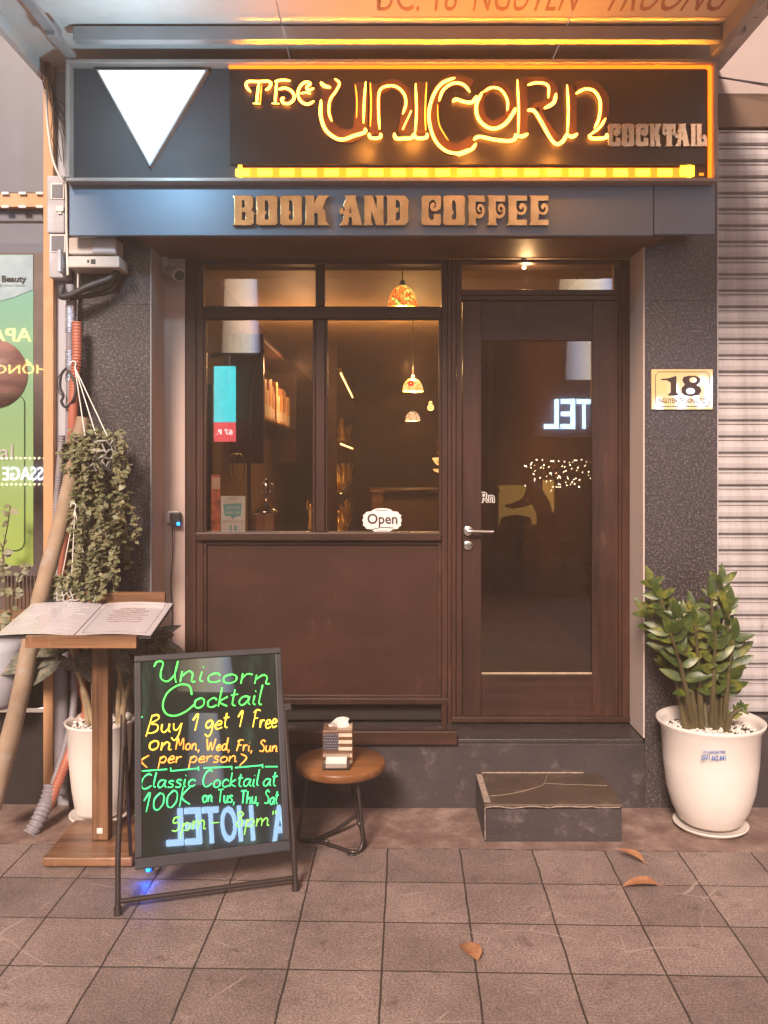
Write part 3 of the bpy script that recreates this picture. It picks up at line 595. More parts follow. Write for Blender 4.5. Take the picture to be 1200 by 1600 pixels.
# ------------------------------------------------------------------ RIGHT NEIGHBOUR: shutter and wall
nb = thing('neighbour_wall', (2.2, .1, 0), 'cream neighbour wall with dark plinth around the steel roller shutter', 'building')
m = MB(); m.box(1.556, 4.5, .05, .5, Zh(142, 0), 4.2); m.build('upper_wall', M['wall_cream'], nb)
m = MB(); m.box(1.556, 4.5, .0, .5, -.02, Zh(1136, 0), .003); m.build('plinth', M['plinth'], nb)
m = MB(); m.box(1.556, 4.5, -.02, .02, Zh(1136, 0)+.001, Zh(1118, 0), .003); m.build('ledge', M['ledge'], nb)
rs = thing('roller_shutter', (2.2, .05, .37), 'pale ribbed steel roller shutter closed beside the granite pillar', 'shutter')
m = MB(); m.box(1.558, 4.4, .02, .06, Zh(196, 0), Zh(142, 0)-.002, .004); m.build('shutter_box', M['shutter_box'], rs)
vs = []; z = Zh(1117, 0); zt = Zh(196, 0); prof = []
pitch = .0765
while z < zt:
    jit = random.uniform(-.0015, .0015)
    for dz, dy in ((0, .022), (.004, .006), (.007, .002), (.027, -.001), (.047, .002), (.050, .006), (.053, .016), (.0585, .018), (.0605, .010), (.068, .010), (.070, .020)): prof.append((z+dz, .03+dy+jit*(0 < dz < .07)))
    z += pitch
prof = [p for p in prof if p[0] <= zt]
m = MB(); m.add([(x, y, z) for z, y in prof for x in (1.562, 4.4)], [(2*i, 2*i+1, 2*i+3, 2*i+2) for i in range(len(prof)-1)]); m.build('slat_curtain', M['shutter'], rs)
m = MB(); m.box(1.5565, 1.5615, .0, .06, Zh(1117, 0), Zh(196, 0)); m.build('guide_rail', M['shutter'], rs)
m = MB(); m.tube(catmull([P(1121, 120, -.03), P(1160, 126, -.03), P(1260, 140, -.03)]), .004, 6); m.tube(catmull([P(1121, 121, -.04), P(1170, 129, -.04), P(1260, 146, -.04)]), .003, 6)
tag(m.build('overhead_cable', M['black_rubber']), 'thin black cables crossing the cream wall above the shutter', 'cable')

# ------------------------------------------------------------------ LEFT NEIGHBOUR
ln = thing('neighbour_shopfront', (-2, .1, 0), 'beauty salon glass front with slate panels and a peach pillar left of the bar', 'building')
m = MB(); m.box(-4.5, X(69.5, .02), .02, .1, Zh(301, .02), Zh(20, .02)); m.build('upper_panel', M['dark_panel'], ln)
m = MB(); m.box(-4.5, X(68, .01), .01, .1, Zh(323, .01), Zh(302, .01)); m.build('trim_band', M['orange'], ln)
m = MB()
for i in range(14):
    for py in (302, 323): x = X(62-i*27, .0); m.box(x-.017, x+.017, -.004, .009, Zh(py, 0)-.006, Zh(py, 0)+.006, .002)
m.build('light_module', M['plastic_white'], ln)
m = MB(); m.box(X(68.5, 0), X(84.5, 0), -.01, .3, 0, Zh(60, 0), .004); m.build('pillar', M['orange'], ln)
m = MB(); m.box(-4.5, X(68, .05), .05, .1, Zh(345, .05), Zh(324, .05)); m.build('window_head', M['dark_panel'], ln)
m = MB(); m.box(-4.5, X(68.2, .06), .06, .068, Zh(965, .06), Zh(346, .06)); m.build('pane', M['glass_left'], ln)
m = MB(); m.box(-4.5, X(68.2, .05), .02, .3, Zh(985, .05), Zh(966, .05)); m.build('sill', M['orange'], ln)
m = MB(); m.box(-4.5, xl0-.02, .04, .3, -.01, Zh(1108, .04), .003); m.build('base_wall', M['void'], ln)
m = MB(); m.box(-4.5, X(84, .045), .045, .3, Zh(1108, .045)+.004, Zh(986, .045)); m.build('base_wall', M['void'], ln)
m = MB(); m.box(-4.5, X(90, .03), .012, .035, Zh(1112, .03), Zh(1104, .03), .003); m.build('steel_rail', M['chrome'], ln)
m = MB(); m.box(-4.5, -1.6, 2.6, 2.7, .2, 3.2); m.box(-4.5, -1.6, .1, 2.6, .2, .3); m.box(-1.62, -1.6, .1, 2.6, .3, 3.2); m.build('room_wall', plain('salon_interior', (.20, .15, .13), .7), ln)
m = MB()
for i in range(9): x = X(8+i*6, .3); m.box(x-.004, x+.004, .3, .31, Zh(960, .3), Zh(900-0, .3))
m.build('bench_slat', M['wood_stand'], ln)
MB().box(X(84.6, .03), X(107, .03), .03, .3, 0, 3.45).build('pier', M['wall_grey'], ln)
# banner behind the glass
bn = thing('salon_banner', (-1.75, .12, .95), 'tall green and pale blue beauty salon banner hanging behind the glass', 'banner')
YP = .10
bmat = leafmat('green_banner', (.18, .42, .16), (.22, .48, .17), (.26, .54, .18), .5, 1.2, 0)
b2, t2, p2 = newmat('banner_print'); vv = coords(t2); sx = nd(t2, 'ShaderNodeSeparateXYZ'); t2.links.new(vv, sx.inputs[0])
t2.links.new(ramp(t2, mth(t2, 'ADD', mth(t2, 'MULTIPLY', sx.outputs[2], .62), 0), [(.0, (.62, .80, .10)), (.35, (.46, .68, .22)), (.75, (.36, .72, .42)), (1, (.32, .76, .62))]), p2.inputs['Base Color']); p2.inputs['Roughness'].default_value = .5
m = MB(); m.pbox(-150, 398, 52, 884, YP, .006, .001); m.build('sheet', b2, bn)
hdr = [P(-150, 399, 0), P(51.5, 399, 0), P(51.5, 452, 0), P(40, 456, 0), P(20, 464, 0), P(0, 469, 0), P(-60, 476, 0), P(-150, 478, 0)]
m = MB(); m.prism([(X(p, YP-.003), 0, Zh(q, YP-.003)) and (X(p, YP-.003), 0, Zh(q, YP-.003)) for p, q in ((-150, 399), (51.5, 399), (51.5, 452), (40, 457), (20, 465), (0, 470), (-60, 477), (-150, 479))], YP-.003, YP-.0005); m.build('header', plain('pale_blue_print', (.66, .86, .98), .5), bn)
text('lettering', 'Beauty', 13, 3, 41, YP-.006, M['ink'], bn, .001, 437, bold=.02); text('lettering', 'Training & Hair Salon', 4, -30, 40, YP-.006, M['paper_grey'], bn, .001, 446)
text('lettering', 'Natural', 24, -86, 20, YP-.006, M['card'], bn, .001, 706)
m = MB(); m.lathe((0, 0, 0), [(0, 0), (.165, 0), (.165, .003)], 40)
for v in m.v: v.xyz = (X(-10, YP)+v.x, YP-.006+v.z*.5, Zh(584, YP)+v.y)
m.build('picture', plain('portrait_print', (.40, .20, .17), .5, 0, .6, 6, stretch=(1, 1, 3)), bn)
def rr_line(px0, py0, px1, py1, Y, rad, r, mat, parent, name='border_line'):
    pts = []
    for cx, cy, s in ((px1-rad, py0+rad, -90), (px1-rad, py1-rad, 0), (px0+rad, py1-rad, 90), (px0+rad, py0+rad, 180)):
        for k in range(5): a = R(s+k*22.5); pts.append(P(cx+rad*math.cos(a), cy+rad*math.sin(a), Y))
    MB().tube(pts, r, 5, closed=True).build(name, mat, parent)
rr_line(-140, 616, 38, 860, YP-.006, 14, .002, plain('dark_green_print', (.10, .20, .08), .5), bn)
# ------------------------------------------------------------------ meter boxes, conduits, cables
def meter_box(label, px0, py0, px1, py1, Y, wx0, wy0, wx1, wy1, depth=.09, mat='plastic_grey'):
    t = thing('meter_box', P((px0+px1)/2, py1, Y), label, 'meter box')
    MB().pbox(px0, py0, px1, py1, Y, depth, .006).build('body', M[mat], t)
    m = MB(); m.pbox(wx0-2, wy0-2, wx1+2, wy1+2, Y-.004, .0038, .002); m.build('window_surround', M['plastic_white'] if mat == 'plastic_grey' else M['plastic_grey'], t)
    MB().pbox(wx0, wy0, wx1, wy1, Y-.006, .0018, .0005).build('window', M['dark_panel'] if mat == 'plastic_grey' else M['plastic_grey'], t)
    return t
t = meter_box('upper grey meter box with dark window left of the sign end', 73, 274, 101, 364, -.07, 81, 288, 98, 309)
m = MB(); m.pbox(87, 322, 99, 330, -.078, .007, .001); m.pbox(90, 331, 96, 334, -.078, .007, .001); m.build('switch', M['plastic_white'], t)
t = meter_box('lower grey meter box with dark window and open flap on the pale pier', 76, 366, 104, 434, -.07, 80, 368, 100, 392)
m = MB(); m.box(X(96, -.08), X(101, -.08), -.13, -.072, Zh(428, -.08), Zh(394, -.08), .002); m.build('flap', M['plastic_grey'], t)
t = meter_box('wide beige meter box mounted under the left end of the blue fascia', 107, 371, 181, 397, -.13, 146, 374, 178, 393, .12, 'plastic_beige')
MB().pbox(106, 400, 186, 418, -.15, .14, .006).build('terminal_cover', M['plastic_beige'], t)
m = MB(); m.pbox(142, 405, 149, 412, -.153, .003, .001); m.pbox(136, 406, 139, 410, -.153, .003, .001); m.build('catch', M['black_rubber'], t)
def cable(name, label, pts, r, mat, cat='cable', n=6, extra=()):
    m = MB(); m.tube(catmull(pts, 8), r, n)
    for e, rr in extra: m.tube(catmull(e, 8), rr, n)
    return tag(m.build(name, M[mat]), label, cat)
cable('cable_bundle', 'thick black cable bundle looping below the beige meter box', [P(184, 424, -.08), P(170, 436, -.1), P(140, 447, -.12), P(108, 462, -.12), P(95, 462, -.11), P(97, 448, -.09)], .016, 'black_rubber', n=10,
  extra=(([P(186, 430, -.03), P(175, 452, -.05), P(150, 460, -.06), P(120, 464, -.08), P(108, 466, -.09)], .013),))
cable('white_cable', 'slack white cable hanging beside the left end of the sign box', [P(72, 140, -.08), P(74, 190, -.1), P(83, 250, -.1), P(97, 282, -.1), P(103, 292, -.09), P(104, 360, -.09), P(106, 430, -.09)], .006, 'white_wire',
  extra=(([P(122, 425, -.03), P(121, 470, -.03), P(119, 520, -.02)], .004),))
cable('thin_wire', 'tangle of thin black wires hanging between slate panel and sign box', [P(60, 95, -.05), P(70, 140, -.06), P(88, 175, -.06), P(100, 195, -.06)], .0022, 'black_rubber', extra=tuple(([P(64+k*4, 60+9*k, -.04), P(74+k*3, 120+6*k, -.07), P(82+k*2+random.random()*6, 150+10*k, -.05), P(101, 165+16*k, -.05)], .0018) for k in range(4)) + tuple(([P(75+k*6, 130, -.04), P(82+k*2, 180, -.07), P(80+k*8, 210, -.06), P(92+k*4, 245+k*8, -.05)], .0018) for k in range(3)))
m = MB(); m.tube([P(110, 445, -.06), P(110, 600, -.06), P(109, 700, -.06), P(108, 800, -.05)], .020, 14); 
pipe = tag(m.build('service_pipe', M['grey_conduit']), 'straight grey service pipe wrapped with silver bands beside the pillar', 'pipe')
for a, b in ((478, 520), (548, 574), (584, 596)): MB().tube([P(110, a, -.06), P(110, b, -.06)], .0225, 14).build('silver_wrap', M['foil'], pipe)
def corrugated(name, label, pts, r, mat, pitch=.011):
    p = catmull(pts, 40); q = [p[0]]; acc = 0
    for a, b in zip(p, p[1:]):
        d = (b-a).length; n = max(1, int(d/(pitch/4)))
        for k in range(1, n+1): q.append(a.lerp(b, k/n))
    L = 0; rr = []
    for i, v in enumerate(q):
        if i: L += (v-q[i-1]).length
        rr.append(r*(1+.10*math.sin(2*math.pi*L/pitch)))
    m = MB(); m.tube(q, rr, 12); return tag(m.build(name, M[mat]), label, 'conduit')
corrugated('corrugated_conduit', 'red corrugated conduit running down beside the silver wrapped pipe', [P(120, 503, -.09), P(120, 560, -.09), P(116, 600, -.09), P(113, 680, -.09), P(108, 760, -.05), P(102, 850, -.04), P(99, 930, -.03), P(125, 1060, -.03), P(135, 1110, -.03), P(112, 1170, -.1), P(75, 1262, -.2)], .0215, 'red_conduit', .014)
corrugated('corrugated_conduit', 'thin grey corrugated conduit behind the leaning wooden pole', [P(97, 680, -.02), P(94, 720, -.02), P(88, 800, -.02), P(86, 880, -.02), P(112, 960, -.03), P(116, 1060, -.04), P(113, 1120, -.06), P(98, 1180, -.1), P(84, 1225, -.14)], .016, 'grey_conduit', .012)
corrugated('corrugated_conduit', 'wide grey corrugated hose end lying on the ground by the left pot', [P(80, 1228, -.16), P(72, 1255, -.2), P(58, 1285, -.27), P(46, 1304, -.30)], .031, 'grey_conduit', .021)
m = MB(); m.tube([P(97, 1043, -.03), P(96, 1050, -.03), P(96, 1240, -.03)], [.022, .032, .032], 16); tag(m.build('downpipe', M['grey_conduit']), 'mauve grey downpipe stub standing behind the left potted plant', 'pipe')
cable('cable_coil', 'small coil of black cable strapped to the silver wrapped pipe', [P(104, 575, -.1), P(96, 585, -.1), P(94, 605, -.1), P(99, 618, -.1), P(96, 628, -.1), P(104, 636, -.1), P(116, 622, -.12), P(118, 600, -.12), P(106, 578, -.11)], .0065, 'black_rubber', extra=(([P(101, 578, -.09), P(90, 592, -.09), P(92, 612, -.09), P(99, 620, -.09)], .0025),))
# leaning pole
a, b = P(131, 653, -.10), P(-6, 1252, -.34); m = MB(); pts = catmull([a, a.lerp(b, .25)+Vector((.006, 0, 0)), a.lerp(b, .5)+Vector((-.012, 0, 0)), a.lerp(b, .75), b+Vector((-.02, 0, -.03))], 8)
m.tube(pts, [.033+.008*i/len(pts)+random.uniform(-.0015, .0015) for i in range(len(pts))], 16)
tag(m.build('wooden_pole', M['wood_pole']), 'weathered wooden pole leaning past the menu stand against the wall', 'pole')
t = thing('stored_tub', P(0, 1105, -.12), 'pale mauve rounded tub standing on the rail at the left edge', 'tub')
MB().lathe(P(-6, 1105, -.12), [(0, 0), (.07, .0), (.10, .03), (.115, .12), (.12, .26), (.11, .30), (0, .30)], 28).build('body', M['wall_grey'], t)
# ------------------------------------------------------------------ wall fittings
t = thing('security_camera', P(272, 427, .2), 'white bullet security camera under the lintel at the left reveal', 'camera')
MB().tube([P(262, 422, .22), P(280, 430, .09)], [.024, .031], 16).build('body', M['plastic_beige'], t)
MB().tube([P(280.3, 430.1, .088), P(281, 430.4, .080)], .024, 16).build('lens', M['black_rubber'], t)
MB().box(X(247, .2), X(262, .2), .19, .229, Zh(428, .2), Zh(392, .2), .004).build('bracket', M['plastic_beige'], t)
t = thing('wall_socket', P(268, 816, .229), 'white wall socket on the beige return left of the window', 'socket')
MB().pbox(261, 799, 278, 817, .222, .008, .003).build('plate', M['plastic_white'], t)
t = thing('power_adapter', P(272, 818, .2), 'black plug adapter with blue light in the wall socket', 'adapter')
MB().pbox(265, 801, 281, 822, .185, .036, .004).build('body', M['black_rubber'], t)
MB().pbox(276, 816, 281, 821, .182, .003, .0008).build('indicator', M['bluelight'], t)
MB().tube(catmull([P(269, 822, .2), P(270, 860, .21), P(267, 910, .215), P(269, 960, .215), P(267, 1010, .215), P(268, 1120, .215)], 6), .003, 6).build('lead', M['black_rubber'], t)
# number plate
np_ = thing('number_plate', P(1066, 640, -.01), 'brass house number plate 18 on the right granite pillar', 'sign')
MB().pbox(1018, 577, 1114, 640, -.012, .011, .002).build('plate', M['plate'], np_)
bl = [(1024, 587), (1028, 581), (1105, 581), (1109, 587), (1109, 630), (1105, 635), (1028, 635), (1024, 630)]
MB().tube([P(a, b, -.0125) for a, b in bl], .0016, 5, closed=True).build('border_line', M['ink'], np_)
def digit(polys):
    me = outline_mesh([[(X(a, -.0128), Zh(b, -.0128)) for a, b in p] for p in polys], .001); me.materials.append(M['ink'])
    for v in me.vertices: v.co = Vector((v.co.x, -.0128-v.co.z, v.co.y))-wsum(np_)
    o = bpy.data.objects.new('digit', me); COL.objects.link(o); o.parent = np_
digit([[(1033, 592), (1044, 591), (1057, 587), (1057, 613), (1060, 616), (1060, 618), (1044, 618), (1044, 616), (1048, 613), (1048, 598), (1042, 594), (1033, 594)]])
ell = lambda cx, cy, rx, ry, n=20: [(cx+rx*math.cos(2*math.pi*i/n), cy+ry*math.sin(2*math.pi*i/n)) for i in range(n)]
digit([[(1077+a, b) for a, b in ((0, 587), (-9, 589), (-11, 594), (-7, 601), (-12, 606), (-12, 613), (-7, 618), (4, 619), (15, 617), (19, 611), (17, 605), (11, 602), (17, 597), (17, 591), (10, 587))], ell(1083, 593.5, 6, 4.5), ell(1079, 611, 7, 5)])
text('lettering', 'NGUYEN TRUONG TO', 7.5, 1030, 1103, -.0128, M['ink'], np_, .001, 626, bold=.01)

# ------------------------------------------------------------------ PLANTS
def planter(name, label, c, prof, saucer, plant):
    t = thing(name, (c.x, c.y, 0), label, 'potted plant')
    MB().lathe((c.x, c.y, .0), prof, 56).build('pot', M['plastic_white'], t)
    MB().lathe((c.x, c.y, 0), saucer, 48).build('saucer', M['plastic_white'], t)
    return t
c = Vector((X(1110, -.225), -.225, 0)); hh = .478; r1 = .232
prof = [(0, .03), (.115, .03), (.135, .045), (.165, .10), (.188, .18), (.202, .30), (.210, .44), (.228, hh-.012), (.232, hh), (.226, hh+.004), (.205, hh-.02), (.196, .40), (.15, .39)]
zz = planter('potted_plant', 'glossy green plant in a big white pot beside the granite pillar', c, prof, [(0, .004), (.135, .004), (.158, .022), (.160, .028), (.152, .026), (.13, .014), (0, .014)], None)
def pebbles(c, rad, z, n, par):
    m = MB()
    for i in range(n):
        a = random.uniform(0, 6.283); r = rad*math.sqrt(random.random()); m.ico((c.x+r*math.cos(a), c.y+r*math.sin(a), z+random.uniform(-.006, .008)), random.uniform(.006, .012), 1, (1, random.uniform(.7, 1), .75), .08)
    o = m.build('pebbles', M['pebble'], par); o['kind'] = 'stuff'
    MB().lathe((c.x, c.y, z-.006), [(rad*1.02, 0), (0, 0)], 30).build('soil', M['soil'], par)
pebbles(c, .192, .435, 420, zz)
def zz_stalk(base, pts, n, L, W, par):
    path = catmull(pts, 8); m = MB(); k = len(path)
    m.tube(path, [.017*(1-.72*i/k) for i in range(k)], 8); st = m.build('stalk', M['stalk'], par)
    m = MB()
    for i in range(n):
        f = .36+.64*i/(n-1); q = f*(k-1); j = min(int(q), k-2); p = path[j].lerp(path[j+1], q-j); ax = (path[j+1]-path[j]).normalized()
        side = ax.cross(Vector((random.uniform(-.5, .5), -1, .15))).normalized()
        for s in (1, -1):
            d = side*s*random.uniform(.65, .95)+ax*random.uniform(.45, 1.0)+Vector((random.uniform(-.35, .35), random.uniform(-.7, .4), random.uniform(-.3, .2)))
            l = L*random.uniform(.7, 1.2)*(1.0 if f < .9 else .85)
            m.leaf(p+d.normalized()*.004, d, Vector((random.uniform(-.3, .3), -1, random.uniform(.1, .7))), l, l*W*random.uniform(.9, 1.1), random.uniform(.05, .3), random.uniform(.1, .35), 6)
    top = path[-1]
    m.leaf(top, (path[-1]-path[-3]), (0, -1, .2), L, L*W, .1, .2, 6); m.build('leaves', M['leaf_zz'], st)
def zp(px, py, y): return P(px, py, -.225+y)
for bx, tx, ty, my, yy, n in ((1072, 1020, 915, 1010, -.02, 9), (1080, 1032, 935, 1020, -.08, 8), (1088, 1060, 965, 1040, -.10, 8), (1096, 1086, 978, 1045, -.11, 8), (1090, 1012, 960, 1030, .06, 8), (1118, 1112, 935, 1040, -.02, 9), (1124, 1128, 912, 1030, .02, 10), (1126, 1140, 950, 1045, -.05, 9), (1130, 1146, 1000, 1070, -.08, 7), (1105, 1082, 955, 1045, .05, 8), (1112, 1118, 985, 1060, -.12, 7), (1084, 1048, 990, 1060, -.13, 6)):
    b0_ = zp(bx, 1136, .0); b0_.z = .43; mid = zp(bx+(tx-bx)*.28, (1136+my)/2-10, yy*.5); md2 = zp(bx+(tx-bx)*.6, my-25, yy*.9); tp = zp(tx, ty, yy*1.3)
    zz_stalk(b0_, [b0_, mid, md2, tp], n, random.uniform(.088, .106), .40, zz)
b0_ = zp(1136, 1134, -.02); b0_.z = .43; zz_stalk(b0_, [b0_, zp(1140, 1122, -.03), zp(1150, 1112, -.04), zp(1160, 1106, -.05)], 6, .034, .5, zz)
text('sticker_lettering', '0971.662.641', 8, 1096, 1134, c.y-.214, plain('blue_print', (.03, .16, .55), .4), zz, .002, 1184)
text('sticker_lettering', 'CAY CANH HOA TUOI', 4, 1098, 1133, c.y-.214, M['foil'] and plain('blue_print_small', (.05, .2, .6), .4), zz, .002, 1175)
# left planter
c = Vector((X(156, -.12), -.12, 0)); k = .445
prof = [(0, .03), (.095, .03), (.108, .05), (.122, .14), (.136, .28), (.142, .42), (.152, k-.01), (.155, k), (.150, k+.003), (.138, k-.015), (.132, .39), (.1, .385)]
lp = planter('potted_plant', 'leafy patterned plant in a tall white pot behind the menu stand', c, prof, [(0, .004), (.11, .004), (.132, .02), (.134, .028), (.126, .026), (.1, .014), (0, .014)], None)
pebbles(c, .128, .425, 180, lp)
def broad(base, tip_px, Y, L, W, par, mat, droop=.3):
    pass
VE = MB()
def bleaf(m, a, b_, W, up=(0, -1, .5), curl=.22):
    d = b_-a; L = d.length; m.leaf(a, d, up, L, W, curl, .16, 7)
    dn = d.normalized(); sd = dn.cross(Vector(up)).normalized(); nr = sd.cross(dn).normalized()
    at = lambda t, w: a+dn*(L*t)-nr*(curl*L*t*t)+sd*w+nr*(.16*abs(w)+.0012)
    VE.tube([at(t/7, 0) for t in range(8)], .0013, 4)
    for i in range(1, 6):
        t = i/7+.02; w = W*.5*math.sin(math.pi*min(1, t**.8*.97+.03))**.75*.8
        for q_ in (1, -1): VE.tube([at(t, 0), at(t+.05, q_*w*.55), at(t+.08, q_*w)], .0010, 3)
for bx, pts in ((138, ((130, 1080), (118, 1030), (106, 1005))), (150, ((146, 1070), (150, 1020), (135, 990))), (184, ((186, 1080), (192, 1030), (206, 1000))), (190, ((194, 1090), (184, 1040), (176, 1000))), (186, ((200, 1075), (222, 1020), (240, 1000))), (146, ((132, 1080), (112, 1040), (80, 1024)))):
    b0_ = P(bx, 1140, -.12); b0_.z = .42
    path = [b0_]+[P(x, y, -.14-.02*i) for i, (x, y) in enumerate(pts)]
    st = MB().tube(catmull(path, 6), [.012]*7+[.008]*12, 7, caps=True).build('stem', M['stem_pale'], lp) if len(catmull(path, 6)) == 19 else MB().tube(catmull(path, 6), .009, 7).build('stem', M['stem_pale'], lp)
    e = path[-1]; m = MB()
    for j in range(5):
        a = random.uniform(-2.6, 2.6); d = Vector((math.sin(a), random.uniform(-.8, .2), math.cos(a)*.5+random.uniform(-.3, .35)))
        bleaf(m, e+Vector((0, 0, random.uniform(-.06, .02))), e+d.normalized()*random.uniform(.13, .2), random.uniform(.05, .075))
    m.build('leaves', M['leaf_dark'], st)
m = MB()
for (x0, y0, x1, y1, W, yy) in ((92, 1026, 8, 1022, .085, -.22), (88, 1030, -18, 1045, .075, -.25), (95, 1035, 24, 1074, .07, -.27), (205, 1015, 272, 972, .075, -.18), (200, 1020, 268, 1004, .07, -.22), (198, 1010, 262, 1040, .06, -.25), (110, 1015, 60, 1000, .07, -.18), (120, 1020, 152, 1068, .075, -.26), (175, 1005, 205, 1050, .07, -.27), (205, 1030, 214, 1092, .055, -.2)):
    bleaf(m, P(x0, y0, yy+.04), P(x1, y1, yy), W, (random.uniform(-.3, .3), -.8, .7))
m.build('leaves', M['leaf_grey'], lp); VE.build('leaf_veins', M['stem_pale'], lp)
# hanging creepers
def creeper(label, hook, basket, rings, nv, seed, mass):
    random.seed(seed)
    t = thing('hanging_plant', hook, label, 'hanging plant')
    m = MB()
    for e in basket: m.tube([hook, e], .0028, 5)
    m.tube(catmull([hook, hook+Vector((.004, 0, .02)), hook+Vector((-.012, 0, .028)), hook+Vector((-.02, .0, .014))], 5), .003, 5); m.build('hanger_wire', M['white_wire'], t)
    cx = sum((e.x for e in basket))/len(basket); cz = min(e.z for e in basket); cy = basket[0].y
    m = MB(); 
    for dz, r in ((-.02, .075), (-.05, .08), (-.08, .078), (-.11, .07), (-.14, .055)):
        m.tube([Vector((cx+r*math.cos(a)+random.uniform(-.008, .008), cy+r*math.sin(a), cz+dz+random.uniform(-.014, .014))) for a in [2*math.pi*i/30 for i in range(30)]], .0045, 5, closed=True)
    for i in range(12):
        a = 2*math.pi*i/12; m.tube([Vector((cx+r*math.cos(a+q), cy+r*math.sin(a+q), cz+dz)) for dz, r, q in ((-.02, .075, 0), (-.06, .08, .25), (-.10, .072, 0), (-.14, .055, .2))], .004, 5)
    m.build('basket', plain('grey_net', (.42, .40, .36), .6), t)
    lv = MB(); sv = MB()
    for i in range(nv):
        if nv > 60 and i < 46 and i % 3 == 0: continue
        px, py0, py1, wob = rings(i)
        y = random.uniform(-.28, -.08); pts = []; x = px
        nseg = max(3, int((py1-py0)/16))
        for s in range(nseg+1):
            x += random.uniform(-wob, wob); pts.append(P(x, py0+(py1-py0)*s/nseg, y+random.uniform(-.02, .02)))
        cp = catmull(pts, 4); sv.tube(cp, .0016, 4)
        for s, q in enumerate(cp):
            for _ in range(2):
                d = Vector((random.uniform(-1, 1), random.uniform(-1, .3), random.uniform(-.8, .5)))
                l = random.uniform(.014, .037); lv.leaf(q, d, (random.uniform(-.5, .5), -.6, .8), l, l*.8, random.uniform(-.2, .5), .15, 3)
    sv.build('vine', M['stem_pale'], t); lv.build('leaves', M['leaf_hang'], t)
    random.seed(seed+1); return t
hk = P(117, 574, -.12)
creeper('upper hanging creeper in a white woven basket on the left pillar', hk, [P(133, 682, -.19), P(152, 686, -.26), P(168, 682, -.17)],
  lambda i: (lambda x: (x, random.uniform(668, 700)+abs(x-148)*.1, random.uniform(710, 780) if random.random() < .6 else random.uniform(780, 860), 8))(100+92*random.random()**.8), 34, 3, 0)
creeper('lower trailing creeper hung on white wires above the menu stand', P(117, 796, -.26), [P(97, 900, -.19), P(112, 906, -.22), P(139, 908, -.18)],
  lambda i: (lambda x: (x, random.uniform(770, 830), random.uniform(880, 935), 7))(random.uniform(112, 184)) if i < 46 else (lambda x: (x, random.uniform(896, 912), random.uniform(920, 940), 4))(random.uniform(84, 150)), 66, 11, 0)
t = thing('twig_plant', P(6, 990, -.05), 'thin twiggy plant with round leaves in front of the salon glass', 'plant')
m = MB(); lv = MB()
for pts in (((8, 1000), (10, 930), (4, 870), (12, 820), (16, 790)), ((14, 1000), (20, 940), (28, 905), (38, 880)), ((2, 1000), (-4, 930), (6, 880), (2, 850))):
    q = catmull([P(x, y, -.06) for x, y in pts], 6); m.tube(q, .003, 5)
    for s in range(2, len(q)):
        if random.random() < .75:
            d = Vector((random.uniform(-1, 1), random.uniform(-.6, .2), random.uniform(-.4, .6))); l = random.uniform(.03, .055); lv.leaf(q[s], d, (0, -1, .3), l, l*.6, .2, .1, 4)
m.build('stem', M['stalk'], t); lv.build('leaves', M['leaf_hang'], t)

# ------------------------------------------------------------------ MENU STAND AND MENU
ms = thing('menu_stand', (-1.178, -.44, 0), 'varnished wooden menu stand with sloping top and square base', 'menu stand')
px_ = X(160, -.433)
m = MB(); m.box(px_-.178, px_+.178, -.625, -.25, .008, .045, .006); 
for sx_ in (-1, 1):
    for sy_ in (-1, 1): m.lathe((px_+sx_*.14, -.4375+sy_*.15, 0), [(0, 0), (.018, 0), (.018, .0085)], 12)
m.build('base', M['wood_stand_x'], ms)
m = MB(); m.box(px_-.034, px_+.034, -.467, -.40, .046, .90, .005); m.build('post', M['wood_stand'], ms)
def desk(u, v, w_): return Vector((u, -.66+v*.40, .915+v*.072+w_))    # sloping desk, v 0 front .. 1 back
dx0, dx1 = X(50, -.6), X(220, -.6)
def slab(m, u0, u1, v0, v1, w0, w1):
    m.add([desk(u, v, w_) for w_ in (w0, w1) for v in (v0, v1) for u in (u0, u1)], [(0, 2, 3, 1), (4, 5, 7, 6), (0, 1, 5, 4), (2, 6, 7, 3), (0, 4, 6, 2), (1, 3, 7, 5)])
m = MB(); slab(m, dx0+.01, dx1-.01, .03, 1, -.022, -.002); m.build('desk_top', M['wood_stand_x'], ms)
m = MB(); slab(m, dx0, dx1, -.02, .028, -.028, .016); m.build('front_lip', M['wood_stand_x'], ms)
m = MB(); slab(m, X(104, -.25), X(258, -.25), 1.005, 1.06, -.03, .052); m.build('back_board', M['wood_stand_x'], ms)
m = MB(); m.box(px_-.012, px_+.012, -.4695, -.4675, .075, .098, .001); m.build('price_tag', M['card'], ms)
mb_ = thing('menu_book', desk(-1.2, .5, .02), 'open laminated menu lying on the wooden stand', 'menu')
ux0, ux1, um = -1.535, -.922, -1.225
m = MB(); slab(m, ux0-.003, ux1+.003, .035, .985, .001, .009); m.build('cover', M['black_rubber'], mb_)
def page(u0, u1, rise):
    m = MB(); vs = []; fs = []; n = 10
    for i in range(n+1):
        for v in (.04, .98):
            f = i/n; vs.append(desk(u0+(u1-u0)*f, v, .0115+.012*math.sin(math.pi*(f if rise else 1-f))*.6))
    for i in range(n): fs.append((2*i, 2*i+2, 2*i+3, 2*i+1))
    m.add(vs, fs, True); return m
pg1 = page(ux0, um-.002, True).build('page', M['paper'], mb_); pg2 = page(um+.002, ux1, True).build('page', M['paper'], mb_)
def on_desk(u, v): 
    f = (u-(ux0 if u < um else um))/((um-ux0) if u < um else (ux1-um)); return desk(u, v, .0122+.0072*math.sin(math.pi*max(0, min(1, f))))
m = MB()
